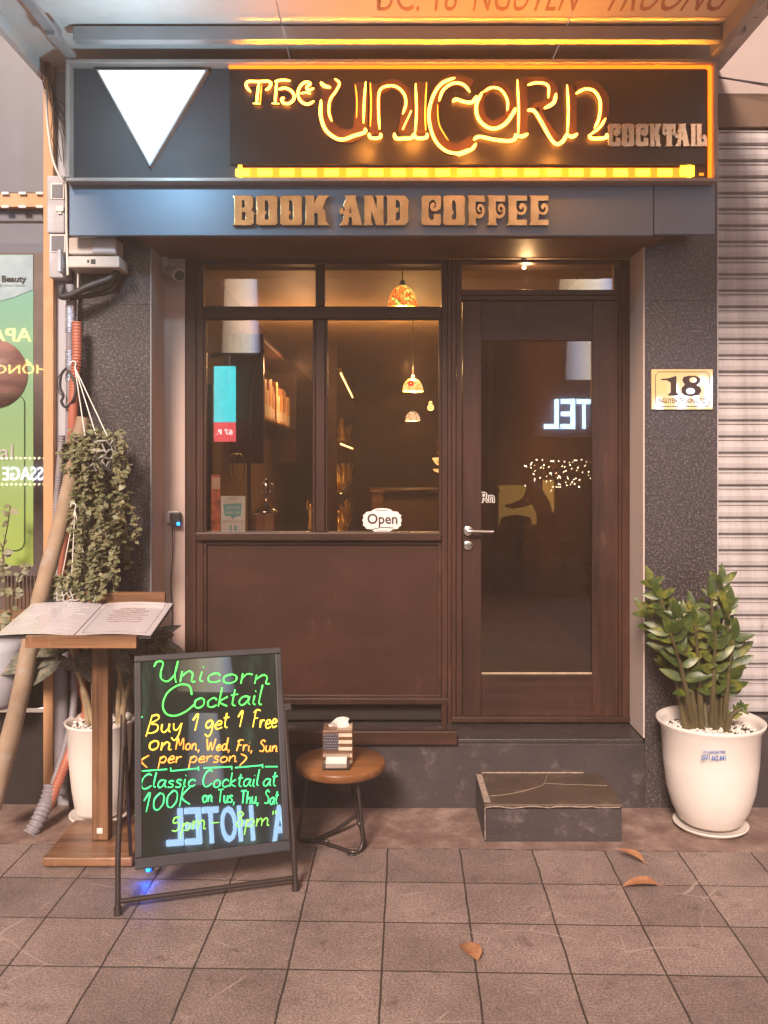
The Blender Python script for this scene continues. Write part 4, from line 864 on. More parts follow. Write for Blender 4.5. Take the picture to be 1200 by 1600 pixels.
m.tube([on_desk(um+.025+(ux1-um-.05)*a, b) for a, b in ((0, .1), (.5, .1), (1, .1), (1, .9), (.5, .9), (0, .9))], .0009, 4, closed=True)
m.build('border_line', M['paper_line'], pg2)
m = MB()
for j in range(7):
    v = .38+j*.062; wdt = (.06, .075, .07, .075, .06, .075, .05)[j]
    x = um+.15-wdt
    while x < um+.15+wdt:
        l = random.uniform(.006, .02); m.tube([on_desk(x, v), on_desk(x+l*.5, v+random.uniform(-.02, .02)), on_desk(x+l, v+random.uniform(-.012, .012))], .0017, 4); x += l*.75
m.build('print', M['paper_line'], pg2)
m = MB()
for j in range(16):
    v = .12+j*.05
    for col_ in (0, 1):
        x = ux0+.03+col_*.14; e = x+random.uniform(.05, .11)
        while x < e: l = random.uniform(.006, .016); m.tube([on_desk(x, v), on_desk(min(e, x+l), v)], .0010, 4); x += l+.004
m.build('print', M['paper_grey'], pg1)

# ------------------------------------------------------------------ A-FRAME NEON BOARD
fl = Vector((-.9446, -.9835, 0)); fr = Vector((-.3351, -.8041, 0)); TAU = R(16.3)
u_ = (fr-fl).normalized(); nf = Vector((u_.y, -u_.x, 0)); nn_ = nf*math.cos(TAU)+Vector((0, 0, math.sin(TAU))); w_ = -nf*math.sin(TAU)+Vector((0, 0, math.cos(TAU)))
BW = Matrix(((u_.x, -nn_.x, w_.x, fl.x), (u_.y, -nn_.y, w_.y, fl.y), (u_.z, -nn_.z, w_.z, fl.z), (0, 0, 0, 1)))
bd = thing('pavement_sign', fl, 'black light-up sandwich board with neon handwriting standing on the pavement', 'sign board'); bd.matrix_world = BW
def bpt(px, py, off=0):
    r = Vector(((px-600)/F, 1, (720-py)/F)); o = Vector((0, -D, H)); s = ((fl-o).dot(nn_)+off)/r.dot(nn_); q = o+r*s-fl
    return Vector((q.dot(u_), -off, q.dot(w_)))
u0, u1, w0, w1 = .055, .624, .143, .903
fm = plain('board_frame', (.045, .040, .044), .4, .2)
m = MB()
m.box(u0, u1, -.014, .016, w0, w0+.038, .004); m.box(u0, u1, -.014, .016, w1-.024, w1, .004); m.box(u0, u0+.026, -.014, .016, w0+.0385, w1-.0245, .004); m.box(u1-.026, u1, -.014, .016, w0+.0385, w1-.0245, .004)
m.build('panel_frame', fm, bd, local=True)
bm_, bt, bb = newmat('edge_lit_black_acrylic'); vv = coords(bt, (1, 1, .45)); nz = noise(bt, vv, 7, 6, .65); nz2 = noise(bt, coords(bt, (1, 1, .3)), 45, 4, .7)
bb.inputs['Base Color'].default_value = (.018, .020, .018, 1); bb.inputs['Roughness'].default_value = .012; bb.inputs['Specular IOR Level'].default_value = .42
sm = mth(bt, 'MULTIPLY', ramp(bt, nz, [(.54, (0, 0, 0)), (.74, (1, 1, 1))]), ramp(bt, nz2, [(.35, (.1,)*3), (.7, (1, 1, 1))]))
bb.inputs['Emission Color'].default_value = (.22, .42, .26, 1); bt.links.new(mth(bt, 'ADD', mth(bt, 'MULTIPLY', sm, .16), .006), bb.inputs['Emission Strength'])
m = MB(); m.box(u0+.0265, u1-.0265, -.006, .010, w0+.0386, w1-.0246); pan = m.build('panel', bm_, bd, local=True)
for uu, wt in ((-.004, .66), (.638, .655)):
    m = MB(); m.tube([Vector((uu, .0, .012)), Vector((uu, .0, .2)), Vector((uu+(.02 if uu < .3 else -.012), 0, wt))], .0105, 10); m.tube([Vector((uu+(.019 if uu < .3 else -.0115), 0, wt-.09)), Vector((uu+(.02 if uu < .3 else -.012), 0, wt))], .013, 10)
    m.tube([Vector((uu, 0, 0)), Vector((uu, 0, .03))], .0145, 10); m.box(uu-.012+.02*(uu < .3)-.012*(uu > .3), uu+.016, -.012, .012, wt, wt+.03, .003)
    m.build('leg', M['black_steel'], bd, local=True)
m = MB(); m.tube([Vector((.004, 0, .045)), Vector((.632, 0, .045))], .009, 10); m.build('foot_bar', M['black_steel'], bd, local=True)
m = MB(); inv = BW.inverted(); back = [Vector((.02, 0, .62)), inv @ (fl+u_*.045-nf*.40), inv @ (fl+u_*.59-nf*.40), Vector((.62, 0, .62))]
for q in (back[1], back[2]): pass
m.tube(back, .009, 8); m.build('rear_leg', M['black_steel'], bd, local=True)
HG = {  # hand-drawn single-stroke alphabet, x-height 1
 'a': (1.0, [[(.85, .8), (.6, 1), (.25, .85), (.08, .4), (.25, .03), (.55, .12), (.82, .7)], [(.88, .98), (.82, .3), (1.0, .02)]]),
 'b': (.9, [[(.15, 2.0), (.08, .1)], [(.1, .6), (.45, 1), (.85, .7), (.7, .1), (.1, .05)]]),
 'c': (.85, [[(.82, .75), (.55, 1), (.15, .65), (.2, .1), (.55, 0), (.85, .2)]]),
 'd': (1.0, [[(.8, .8), (.5, 1), (.1, .6), (.2, .03), (.6, .15), (.82, .7)], [(.95, 2), (.85, .6), (.95, 0)]]),
 'e': (.85, [[(.1, .5), (.7, .6), (.7, .95), (.4, 1), (.1, .5), (.3, 0), (.85, .2)]]),
 'g': (.95, [[(.85, .8), (.55, 1), (.15, .7), (.25, .12), (.65, .25), (.85, .85), (.78, -.5), (.45, -.95), (.1, -.6)]]),
 'h': (.95, [[(.18, 2), (.08, 0)], [(.1, .5), (.5, 1), (.78, .75), (.75, 0)]]),
 'i': (.42, [[(.2, 1), (.16, .2), (.35, 0)], [(.22, 1.45), (.26, 1.5)]]),
 'k': (.9, [[(.2, 2.1), (.08, 0)], [(.75, 1.05), (.15, .5), (.8, 0)]]),
 'l': (.42, [[(.25, 2.1), (.12, .3), (.35, .02)]]),
 'm': (1.4, [[(.1, 1), (.1, 0)], [(.1, .5), (.42, 1), (.6, .7), (.6, 0)], [(.62, .55), (.95, 1), (1.15, .7), (1.15, .1), (1.35, .05)]]),
 'n': (1.0, [[(.12, 1), (.1, 0)], [(.12, .5), (.5, 1), (.76, .75), (.75, .1), (.98, .05)]]),
 'o': (.95, [[(.5, 1), (.12, .7), (.15, .15), (.5, 0), (.82, .3), (.8, .8), (.5, 1), (.42, .85)]]),
 'p': (.95, [[(.15, 1), (.05, -.95)], [(.12, .55), (.5, 1), (.85, .7), (.65, .05), (.1, .12)]]),
 'r': (.75, [[(.14, 1), (.12, 0)], [(.13, .5), (.4, .95), (.72, .9)]]),
 's': (.75, [[(.68, .9), (.35, 1), (.15, .75), (.6, .4), (.5, .05), (.08, .08)]]),
 't': (.6, [[(.3, 1.8), (.22, .3), (.5, .02)], [(.02, 1.2), (.6, 1.28)]]),
 'u': (1.0, [[(.12, 1), (.12, .25), (.42, 0), (.78, .5), (.8, 1)], [(.8, 1), (.8, .2), (.98, .03)]]),
 'y': (.95, [[(.12, 1), (.2, .35), (.5, .25), (.82, .9)], [(.88, 1), (.7, -.4), (.35, -.95), (.05, -.6)]]),
 'B': (1.2, [[(.35, 2.0), (.0, -.35)], [(.3, 1.95), (.85, 2.05), (1.0, 1.6), (.35, 1.1), (.95, .9), (1.0, .3), (.5, 0), (.1, .05)]]),
 'C': (1.25, [[(1.1, 1.8), (.8, 2.05), (.3, 1.6), (.1, .7), (.35, .02), (.8, .05), (1.2, .4)]]),
 'F': (1.0, [[(.4, 1.9), (.1, 0)], [(.1, 1.75), (.6, 2.1), (1.1, 2.0)], [(.22, 1.05), (.8, 1.15)]]),
 'K': (1.0, [[(.2, 2), (.08, 0)], [(.9, 1.95), (.18, .95), (.95, 0)]]),
 'M': (1.5, [[(.05, 0), (.25, 1.9), (.7, .7), (1.15, 1.95), (1.3, 0)]]),
 'S': (1.0, [[(.95, 1.75), (.6, 2.05), (.25, 1.6), (.85, .8), (.7, .1), (.1, .15)]]),
 'T': (1.1, [[(.55, 1.95), (.5, 0)], [(.02, 1.95), (1.1, 2.05)]]),
 'U': (1.5, [[(.0, 1.4), (.15, 1.9), (.5, 1.8), (.45, .9), (.55, .25), (.95, .05), (1.3, .8), (1.35, 2.0)], [(1.35, 2.0), (1.3, .7), (1.45, -.1)]]),
 'W': (1.6, [[(.05, 1.95), (.35, .05), (.75, 1.4), (1.05, .05), (1.5, 2.0)]]),
 '1': (.75, [[(.05, 1.2), (.5, 1.95), (.35, 0)]]), '0': (1.05, [[(.55, 1.6), (.12, 1.1), (.15, .3), (.5, 0), (.9, .5), (.88, 1.3), (.55, 1.6)]]),
 '5': (.9, [[(.8, 1.6), (.25, 1.55), (.18, .95), (.6, 1.0), (.8, .5), (.5, 0), (.1, .1)]]), '8': (.9, [[(.75, 1.4), (.4, 1.65), (.2, 1.25), (.7, .6), (.55, .02), (.15, .2), (.35, .75), (.75, 1.4)]]),
 ',': (.45, [[(.22, .1), (.08, -.4)]]), '-': (.8, [[(.1, .6), (.7, .62)]]), '<': (.9, [[(.8, 1.1), (.1, .45), (.75, -.35)]]), '>': (.9, [[(.1, 1.1), (.8, .55), (.1, -.3)]]), '"': (.5, [[(.12, 1.9), (.1, 1.4)], [(.38, 1.95), (.36, 1.45)]]), ' ': (.75, []),
}
def write(body, px0, py0, px1, py1, xh, mat, r=.0030, slant=.16):
    tot = sum(HG[c][0]+.08 for c in body); m = MB(); x = 0
    for c in body:
        jy, js = random.uniform(-.08, .08)*xh, random.uniform(.9, 1.1)
        for st in HG[c][1]:
            pts = []
            for a, b_ in st:
                f = (x+a+slant*b_*.6)/tot; pts.append(bpt(px0+(px1-px0)*f, py0+(py1-py0)*f-b_*xh*js+jy, .0075))
            cp = catmull(pts, 5); n_ = len(cp)
            m.tube(cp, [r*(.62+.38*abs(math.sin(i*.31+x)))*(1.15 if i < n_*.3 else .95) for i in range(n_)], 6)
        x += HG[c][0]+.08
    return m.build('handwriting', mat, bd, local=True)
q = lambda x, y: (161+x*.985/3.6375, 1000+y/3.6375)
GR = marker('green_marker', (.08, .80, .10), .85); CY = marker('mint_marker', (.05, .75, .20), .85); YE = marker('yellow_marker', (1, .58, .05), .95); OR = marker('orange_marker', (1, .30, .04), .95); LI = marker('lime_marker', (.25, .8, .12), .32)
write('Unicorn', 237, 1064, 424, 1068, 15.5, GR, .0034)
m = MB(); m.tube(catmull([bpt(*q(x, y), .0075) for x, y in ((512, 312), (498, 262), (440, 255), (372, 300), (345, 370), (366, 420), (420, 430), (480, 405), (525, 368))], 6), .0036, 6); m.build('handwriting', GR, bd, local=True)
write('ocktail', *q(520, 384), *q(925, 364), 14, GR, .0034)
write('Buy 1', *q(250, 532), *q(560, 515), 13, YE, .0034); write('get 1', *q(585, 508), *q(815, 495), 12.5, YE, .0034); write('Free', *q(860, 498), *q(1005, 500), 12, YE, .0034)
write('on', *q(260, 628), *q(400, 622), 13, YE, .0034); write('Mon, Wed, Fri, Sun', *q(418, 622), *q(1010, 636), 9.3, OR)
write('<', *q(212, 705), *q(270, 705), 14, OR); write('per person', *q(320, 698), *q(775, 693), 9.6, OR); write('>', *q(785, 700), *q(835, 695), 14, OR)
for pts in (((195, 747), (370, 735)), ((392, 745), (552, 729)), ((580, 728), (745, 720)), ((762, 726), (920, 712)), ((935, 720), (1008, 720)), ((390, 725), (392, 748)), ((550, 718), (551, 742)), ((742, 715), (743, 738)), ((920, 704), (921, 728))):
    m = MB(); m.tube([bpt(*q(*p), .0075) for p in pts], .0026, 6); m.build('divider', CY, bd, local=True)
write('Classic', *q(212, 843), *q(535, 832), 11.5, CY); write('Cocktail', *q(570, 836), *q(905, 830), 11.5, CY); write('at', *q(920, 832), *q(1005, 828), 11, CY)
write('100K', *q(225, 985), *q(510, 930), 15, CY); write('on Tus, Thu, Sat', *q(572, 920), *q(1012, 934), 10.5, CY)
write('5pm', *q(390, 1085), *q(600, 1075), 13, LI); write('-', *q(610, 1070), *q(680, 1065), 13, LI); write('8pm"', *q(760, 1065), *q(1000, 1050), 13, LI)
for x, y in ((215, 438), (198, 825), (190, 995)):
    m = MB(); m.tube([bpt(*q(x-8, y), .0075), bpt(*q(x+14, y), .0075)], .003, 6); m.build('divider', CY, bd, local=True)
# glowing plug hanging at the board's foot
t = thing('plug_lead', P(234, 1385, -.75), 'small dark plug with a glowing blue light under the sandwich board', 'plug')
cq = Vector((X(234, -.72), -.72, 0))
m = MB(); m.box(cq.x-.018, cq.x+.016, -.73, -.70, .035, .065, .005); m.build('body', M['black_rubber'], t)
m = MB(); m.ico((cq.x-.002, -.738, .05), .009, 2); m.build('indicator', M['bluelight'], t)
MB().tube(catmull([(cq.x-.02, -.70, .12), (cq.x-.01, -.71, .09), (cq.x, -.715, .06)], 5), .003, 5).build('lead', M['black_rubber'], t)
l = bpy.data.lights.new('indicator_light', 'POINT'); l.energy = .22; l.color = (.0, .12, 1); l.shadow_soft_size = .01; lo = bpy.data.objects.new('indicator_light', l); COL.objects.link(lo); lo.parent = t; lo.location = Vector((cq.x-.004, -.755, .03))-t.location

# ------------------------------------------------------------------ SIDE TABLE with tissue box and card holder
ty = -.34; tc = Vector((X(532, ty), ty, 0)); tz = .336
tb = thing('side_table', tc, 'low round wooden side table on bent black tube legs', 'table')
m = MB(); m.lathe((tc.x, tc.y, tz-.036), [(0, 0), (.184, 0), (.191, .006), (.192, .03), (.188, .036), (0, .036)], 64); m.build('tabletop', M['wood_table'], tb)
def leg(pts, name='leg'): MB().tube(catmull(pts, 10), .0085, 10).build(name, M['black_steel'], tb)
zt_ = tz-.036
leg([(tc.x-.135, tc.y-.01, zt_), (tc.x-.158, tc.y-.02, .16), (tc.x-.175, tc.y-.03, .05), (tc.x-.17, tc.y-.035, .014), (tc.x-.14, tc.y-.04, .010), (tc.x-.05, tc.y-.052, .010)])
leg([(tc.x+.075, tc.y-.10, zt_), (tc.x+.09, tc.y-.12, .15), (tc.x+.098, tc.y-.13, .05), (tc.x+.085, tc.y-.145, .014), (tc.x+.05, tc.y-.15, .010), (tc.x-.02, tc.y-.10, .010), (tc.x-.10, tc.y-.045, .010)])
leg([(tc.x+.04, tc.y+.08, zt_), (tc.x+.055, tc.y+.09, .15), (tc.x+.075, tc.y+.09, .04), (tc.x+.09, tc.y+.05, .012), (tc.x+.1, tc.y-.06, .010), (tc.x+.094, tc.y-.115, .012)])
leg([(tc.x-.10, tc.y-.04, .012), (tc.x-.02, tc.y+.03, .025), (tc.x+.06, tc.y+.09, .06)], 'stretcher')
MB().lathe((tc.x+.055, tc.y-.152, 0), [(0, 0), (.02, 0), (.02, .004), (0, .006)], 16).build('foot_pad', M['black_rubber'], tb)
Yt = -.40
tx = thing('tissue_box', (X(528, Yt), Yt+.05, tz), 'wooden tissue box printed with a striped flag on the round table', 'tissue box')
wx0, wx1, wz0, wz1 = X(504, Yt), X(551, Yt), tz+.001, Zh(1137, Yt)-.012
MB().box(wx0, wx1, Yt, Yt+.115, wz0, wz1, .003).build('body', M['wood_stand_x'], tx)
fz1 = wz1-.012; fz0 = wz0+.004; st = (fz1-fz0)/9
m = MB()
for i in range(9):
    if i % 2 == 0: x0 = wx0+.003 if i > 4 else (wx0+wx1)/2+.004; m.box(x0, wx1-.003, Yt-.0016, Yt-.0004, fz1-st*(i+1), fz1-st*i, .0002)
for i in range(5): m.box(wx0+.06, wx1-.004, Yt+.012+.02*i, Yt+.021+.02*i, wz1+.0004, wz1+.0014, .0002)
m.build('flag_stripes', plain('cream_stripe', (.72, .56, .42), .5), tx)
m = MB(); m.box(wx0+.003, (wx0+wx1)/2+.003, Yt-.0015, Yt-.0004, fz1-st*5, fz1, .0002); ca = m.build('flag_canton', plain('dark_navy', (.05, .04, .06), .5), tx)
m = MB()
for j in range(6):
    for i in range(7 if j % 2 == 0 else 6): m.ico((wx0+.008+i*.0105+(j % 2)*.005, Yt-.0018, fz1-.006-j*st*.82), .0022, 1, (1, .3, 1))
m.build('stars', M['card'], ca)
m = MB(); cx = X(529, Yt); vs = []
for i in range(9):
    for j in range(6):
        a = i/8; b_ = j/5; vs.append((cx-.045+.085*a+.004*math.sin(b_*9), Yt+.05+.012*math.sin(a*7+b_*3), wz1-.004+(.045*(min(1, .4+1.6*a)) if a < .5 else .045)*b_))
m.add(vs, [(i*6+j, (i+1)*6+j, (i+1)*6+j+1, i*6+j+1) for i in range(8) for j in range(5)], True); m.build('tissue', M['card'], tx)
Yc = -.47
ch = thing('card_holder', (X(525, Yc), Yc, tz), 'small clear acrylic holder with white cards before the tissue box', 'card holder')
h0, h1 = X(504, Yc), X(546, Yc)
m = MB(); m.box(h0, h1, Yc, Yc+.055, tz+.001, tz+.005, .001); m.box(h0, h1, Yc+.051, Yc+.055, tz+.0055, tz+.058, .001); m.box(h0, h1, Yc, Yc+.003, tz+.0055, tz+.028, .001); m.box(h0, h0+.003, Yc+.0035, Yc+.0505, tz+.0055, tz+.04, .001); m.box(h1-.003, h1, Yc+.0035, Yc+.0505, tz+.0055, tz+.04, .001)
m.build('holder', M['acrylic'], ch)
m = MB()
for i in range(7): m.box(h0+.012, h1-.012, Yc+.008+.006*i, Yc+.0115+.006*i, tz+.008, tz+.034+.0015*i, .0005)
m.build('cards', M['card'], ch)

# ------------------------------------------------------------------ STEP, LEAVES
sp = thing('stone_step', (.72, -.19, 0), 'dark rendered block step with chipped stone top below the door', 'step')
sx0, sx1 = .427, 1.012
bm = bmesh.new(); bmesh.ops.create_cube(bm, size=1)
for v in bm.verts: v.co = Vector(((sx0+sx1)/2+v.co.x*(sx1-sx0), -.19+v.co.y*.366, .07+v.co.z*.15))
bmesh.ops.bevel(bm, geom=bm.edges[:], offset=.006, segments=2, affect='EDGES'); bmesh.ops.subdivide_edges(bm, edges=[e for e in bm.edges if e.calc_length() > .1], cuts=12, use_grid_fill=True)
for v in bm.verts: v.co += Vector((random.uniform(-1, 1), random.uniform(-1, 1), random.uniform(-1, 1)))*.0003
bm.verts.index_update(); m = MB(); m.add([v.co.copy() for v in bm.verts], [[v.index for v in f.verts] for f in bm.faces]); bm.free(); m.build('block', M['step_side'], sp)
m = MB(); m.box(sx0-.002, sx1+.003, -.381, -.006, .1465, .163, .005); m.build('top_slab', scuffed('brown_stone_top', (.085, .056, .040), (.22, .15, .11), .55), sp)
m = MB(); cg = lambda x, y: Vector((x, y, .1632))
m.tube([cg(x, y) for x, y in catmull([(.46, -.29, 0), (.56, -.26, 0), (.70, -.17, 0), (.735, -.10, 0), (.755, -.03, 0)], 6) and [(v.x, v.y) for v in catmull([(.46, -.29, 0), (.56, -.26, 0), (.70, -.17, 0), (.735, -.10, 0), (.755, -.03, 0)], 6)]], .0016, 5)
m.tube([cg(.72, -.135), cg(.82, -.15), cg(1.0, -.165)], .0012, 5); m.build('mortar_crack', plain('pale_mortar', (.36, .26, .19), .8), sp)
m = MB(); m.box(sx0+.001, sx0+.028, -.36, -.02, .1631, .1638, .0003); m.box(sx0+.03, sx1-.08, -.012, -.005, .1634, .169, .002); m.tube([(sx0+.003, -.3735, .01), (sx0+.002, -.3745, .146)], .0022, 5); m.tube([(sx0+.004+.03*i, -.381+random.uniform(-.001, .001), .150+random.uniform(-.004, .004)) for i in range(20)], .0022, 5)
m.build('mortar_edge', plain('pale_mortar_edge', (.34, .26, .21), .85, 0, .4, 60), sp)
for i, (px, py, ang, L, lab) in enumerate(((985, 1347, 2.6, .10, 'curled brown dry leaf near the step corner, farthest from the camera'), (1000, 1387, 3.0, .13, 'flat brown dry leaf on the tiles below the curled one'), (733, 1491, 1.9, .13, 'brown dry leaf alone on the pavement, nearest the camera'))):
    Z_ = H*F/(py-720); c = Vector(((px-600)*Z_/F, Z_-D, .006)); d = Vector((math.cos(ang), math.sin(ang), .0)); m = MB()
    m.leaf(c-d*L*.5+Vector((0, 0, .01)), d+Vector((0, 0, .12 if i else .5)), (0, 0, 1), L, L*.5, .25, .45, 7); m.tube([c-d*L*.5+Vector((0, 0, .009)), c-d*L*.72+Vector((0, 0, .004))], .0014, 5)
    tag(m.build('dry_leaf', M['bark_leaf']), lab, 'leaf', 'dry leaves on the pavement')

# ------------------------------------------------------------------ THINGS BEHIND THE GLASS
def mosaic(name, stops, strength, scale=60):
    m, t, b = newmat(name); v = coords(t)
    vo = nd(t, 'ShaderNodeTexVoronoi'); vo.inputs['Scale'].default_value = scale; t.links.new(v, vo.inputs['Vector'])
    ve = nd(t, 'ShaderNodeTexVoronoi', feature='DISTANCE_TO_EDGE'); ve.inputs['Scale'].default_value = scale; t.links.new(v, ve.inputs['Vector'])
    sx = nd(t, 'ShaderNodeSeparateColor'); t.links.new(vo.outputs['Color'], sx.inputs[0])
    c = ramp(t, sx.outputs[0], stops); e = ramp(t, ve.outputs[0], [(.03, (.02,)*3), (.08, (1, 1, 1))])
    c = mixc(t, 1, c, e, 'MULTIPLY'); t.links.new(c, b.inputs['Emission Color']); b.inputs['Emission Strength'].default_value = strength
    t.links.new(c, b.inputs['Base Color']); b.inputs['Roughness'].default_value = .2; return m
def lamp(label, px, pyb, Y, r, h, mat, power=0, cord=True, flower=False, upside=False):
    base = P(px, pyb, Y)
    t = thing('pendant_lamp', base, label, 'lamp', 'stained glass pendant lamps')
    prof = [(r*math.sin(a), h*math.cos(a)) for a in [math.pi/2*i/10 for i in range(10, -1, -1)]]
    MB().lathe(base, [(r*1.0, -.004)]+prof[:-1]+[(r*.12, h), (0, h)], 32).build('lamp_shade', mat, t)
    m = MB(); m.lathe(base+Vector((0, 0, h)), [(0, .03), (.012, .03), (.022, 0), (.024, -.004)], 16)
    m.tube([base+Vector((0, 0, h+.02)), Vector((base.x, base.y, rz1-.001))], .004, 6); m.build('cord', M['black_rubber'], t)
    if flower:
        m = MB(); f = base+Vector((-.022, -r*.93, h*.55))
        for k in range(6): a = k*math.pi/3; m.ico(f+Vector((.017*math.cos(a), 0, .017*math.sin(a))), .0135, 1, (1, .5, 1))
        m.build('flower', glow('red_glass', (1, .02, .02), 1.3), t)
    if power:
        l = bpy.data.lights.new('bulb', 'POINT'); l.energy = power; l.color = (1, .62, .22); l.shadow_soft_size = .03
        o = bpy.data.objects.new('bulb', l); COL.objects.link(o); o.parent = t; o.location = (0, 0, .02)
        if flower: ceiling_fill = bpy.data.objects.new('bulb', l); COL.objects.link(ceiling_fill); ceiling_fill.parent = t; ceiling_fill.location = (0, 0, h+.07)  # second light added above the shade to brighten the ceiling
    return t
MO1 = mosaic('orange_mosaic_glass', [(.0, (1, .12, .01)), (.45, (1, .25, .03)), (.7, (1, .50, .10)), (.9, (.45, .8, .15))], 1.5, 48)
MO2 = mosaic('cream_mosaic_glass', [(.0, (1, .55, .14)), (.5, (1, .74, .32)), (.9, (1, .34, .06))], 1.5, 70)
MO3 = mosaic('pale_mosaic_glass', [(.0, (1, .72, .38)), (.5, (.95, .7, .45)), (.85, (.7, .25, .1)), (.95, (.1, .1, .1))], 1.1, 70)
lamp('large orange mosaic pendant lamp nearest the window top', 629, 480, 1.645, .096, .145, MO1, 9)
lamp('cream mosaic pendant lamp with a red flower, middle of the hanging lamps', 645, 611, 3.85, .094,   .115, MO2, 22, flower=True)
lamp('small pale mosaic pendant lamp deepest in the room', 645, 657, 5.85, .085, .105, MO3, 12)
t = thing('wall_lamp', P(684, 730, 3.2), 'orange shell wall lamp half hidden by the window frame', 'lamp')
m = MB(); b_ = P(687, 716, 3.2); m.lathe(b_, [(0, -.062), (.03, -.05), (.058, -.012), (.064, 0), (.05, .004), (0, .006)], 20); b_ = P(687, 734, 3.2); m.lathe(b_, [(0, -.03), (.045, -.012), (.058, .006), (0, .008)], 20); m.build('lamp_shade', MO2, t)
MB().tube(catmull([P(690, 716, 3.24), P(683, 704, 3.22), P(684, 690, 3.2), P(690, 680, 3.24)], 6), .006, 6).build('arm', M['brass'], t)
t = thing('wall_ornament', P(673, 640, 4.2), 'small round pale ornament hanging on the back of the room', 'ornament')
m = MB(); o_ = P(673, 637, 4.2); m.tube([o_+Vector((.024*math.cos(a), 0, .024*math.sin(a))) for a in [k*.5236 for k in range(12)]], .009, 6, closed=True); m.ico(o_+Vector((0, 0, .045)), .02, 1); m.ico(o_, .012, 1); m.build('ring', glow('lit_ornament', (1, .7, .4), .5), t)
# ceiling spot above the door
t = thing('ceiling_spot', P(819, 420, .33), 'small bright ceiling spotlight behind the glass above the door', 'lamp')
MB().lathe(P(819, 414, .33), [(0, 0), (.012, 0), (.015, .004), (.015, .02), (0, .02)], 16).build('housing', M['brass'], t)
MB().ico(P(819, 418, .33), .011, 2, (1, 1, .8)).build('bulb', glow('spot_bulb', (1, .72, .35), 9), t)
l = bpy.data.lights.new('spot_glow', 'POINT'); l.energy = 3; l.color = (1, .66, .3); l.shadow_soft_size = .02; lo = bpy.data.objects.new('spot_glow', l); COL.objects.link(lo); lo.parent = t; lo.location = (.02, .05, -.03)
# tall display shelf along the left of the room, seen end on
sh = thing('display_shelf', (-.56, 7, rz0), 'tall dark shelf unit along the room with golden ornaments', 'shelf')
xa, xb, ya_, yb_ = -.78, -.46, 5.6, 9.8
m = MB(); m.box(xa, xb-.055, ya_-.04, ya_, rz0, 2.9, .003); m.box(xa, xb, yb_, yb_+.04, rz0, 2.9, .003); m.box(xa, xa+.02, ya_, yb_, rz0, 2.9); m.build('side_panel', M['wood_dark'], sh)
shz = [.75, 1.28, 1.83, 2.62]
for z in shz: MB().box(xa+.021, xb, ya_+.001, yb_-.001, z-.015, z+.015, .002).build('shelf_board', M['wood_stand'], sh)
for z in shz[1:]:
    MB().box(xb-.03, xb-.02, ya_+.2, yb_-.2, z-.028, z-.0155).build('glow_strip', glow('warm_shelf_led', (1, .55, .14), 9), sh)
for k, (z, lab) in enumerate(((.766, 'bottom'), (1.296, 'middle'), (1.846, 'upper'))):
    for j in range(5):
        y = 5.95+j*.82+random.uniform(-.1, .1); x = -.53+random.uniform(-.02, .02)
        kind = (j+k) % 3; m = MB()
        if kind == 0:    # seated figure
            m.lathe((x, y, z), [(0, 0), (.07, 0), (.075, .03), (.06, .07), (.045, .14), (.05, .18), (.02, .21), (.03, .24), (.034, .265), (.02, .29), (0, .295)], 14); lab2 = 'seated'
        elif kind == 1:  # bottle vase
            m.lathe((x, y, z), [(0, 0), (.05, 0), (.07, .06), (.06, .12), (.02, .18), (.018, .26), (.03, .28), (0, .27)], 14); lab2 = 'vase'
        else:            # branching piece
            m.lathe((x, y, z), [(0, 0), (.05, 0), (.04, .02), (.012, .04), (0, .05)], 12)
            for q_ in range(7): a = random.uniform(0, 6.28); m.tube(catmull([(x, y, z+.03), (x+.03*math.cos(a), y+.03*math.sin(a), z+.14), (x+.07*math.cos(a), y+.07*math.sin(a), z+random.uniform(.2, .3))], 4), .009, 5)
            lab2 = 'branching'
        tag(m.build('gold_ornament', M['gold']), f'gold {lab2} ornament on the {lab} board of the tall display shelf, {("nearest the window", "second from the window", "third from the window", "fourth from the window", "farthest back")[j]}', 'ornament', 'golden ornaments on the display shelf')
# book shelf on the left wall
bk = thing('book_shelf', (-1.05, 3.9, 1.9), 'dark wooden wall shelf with slanting books in the left window', 'shelf')
m = MB(); m.box(-1.19, -.93, 2.75, 5.3, 1.93, 1.955, .002); m.build('shelf_board', M['wood_dark'], bk)
m = MB(); m.box(-1.19, -.93, 2.75, 5.3, 2.55, 2.58, .002); m.build('top_board', M['wood_dark'], bk)
m = MB(); m.box(-1.19, -.93, 2.72, 2.749, 1.6, 2.6, .002); m.box(-1.19, -.93, 5.301, 5.33, 1.6, 2.6, .002); m.build('side_panel', M['wood_dark'], bk)
bcols = [plain(f'book_cloth_{n}', c, .6) for n, c in (('tan', (.62, .36, .16)), ('cream', (.72, .55, .34)), ('rust', (.45, .16, .07)), ('ochre', (.68, .42, .12)), ('brown', (.25, .12, .07)), ('rose', (.55, .26, .18)))]
bn_ = ('tan', 'cream', 'rust', 'ochre', 'brown', 'rose')
y = 2.9
for i in range(14):
    w_b = random.uniform(.07, .16); hb = random.uniform(.24, .36); k = i % 6
    t = thing('book', (-1.0, y, 1.956), f'{bn_[k]} coloured book on the wall shelf, number {i+1} from the window' if False else f'{bn_[k]} book on the wall shelf' + (' nearer the window' if i < 6 else ' in the middle of the row' if i < 12 else ' at the far end'), 'book', 'books on the wall shelf')
    MB().box(-1.17, -.945, y, y+w_b, 1.956, 1.956+hb, .004).build('cover', bcols[k], t)
    MB().box(-.9449, -.9442, y+.01, y+w_b-.01, 1.98, 1.99+hb*.25).build('spine_label', M['card'], t); y += w_b+.004
    if i in (5, 11): y += .12
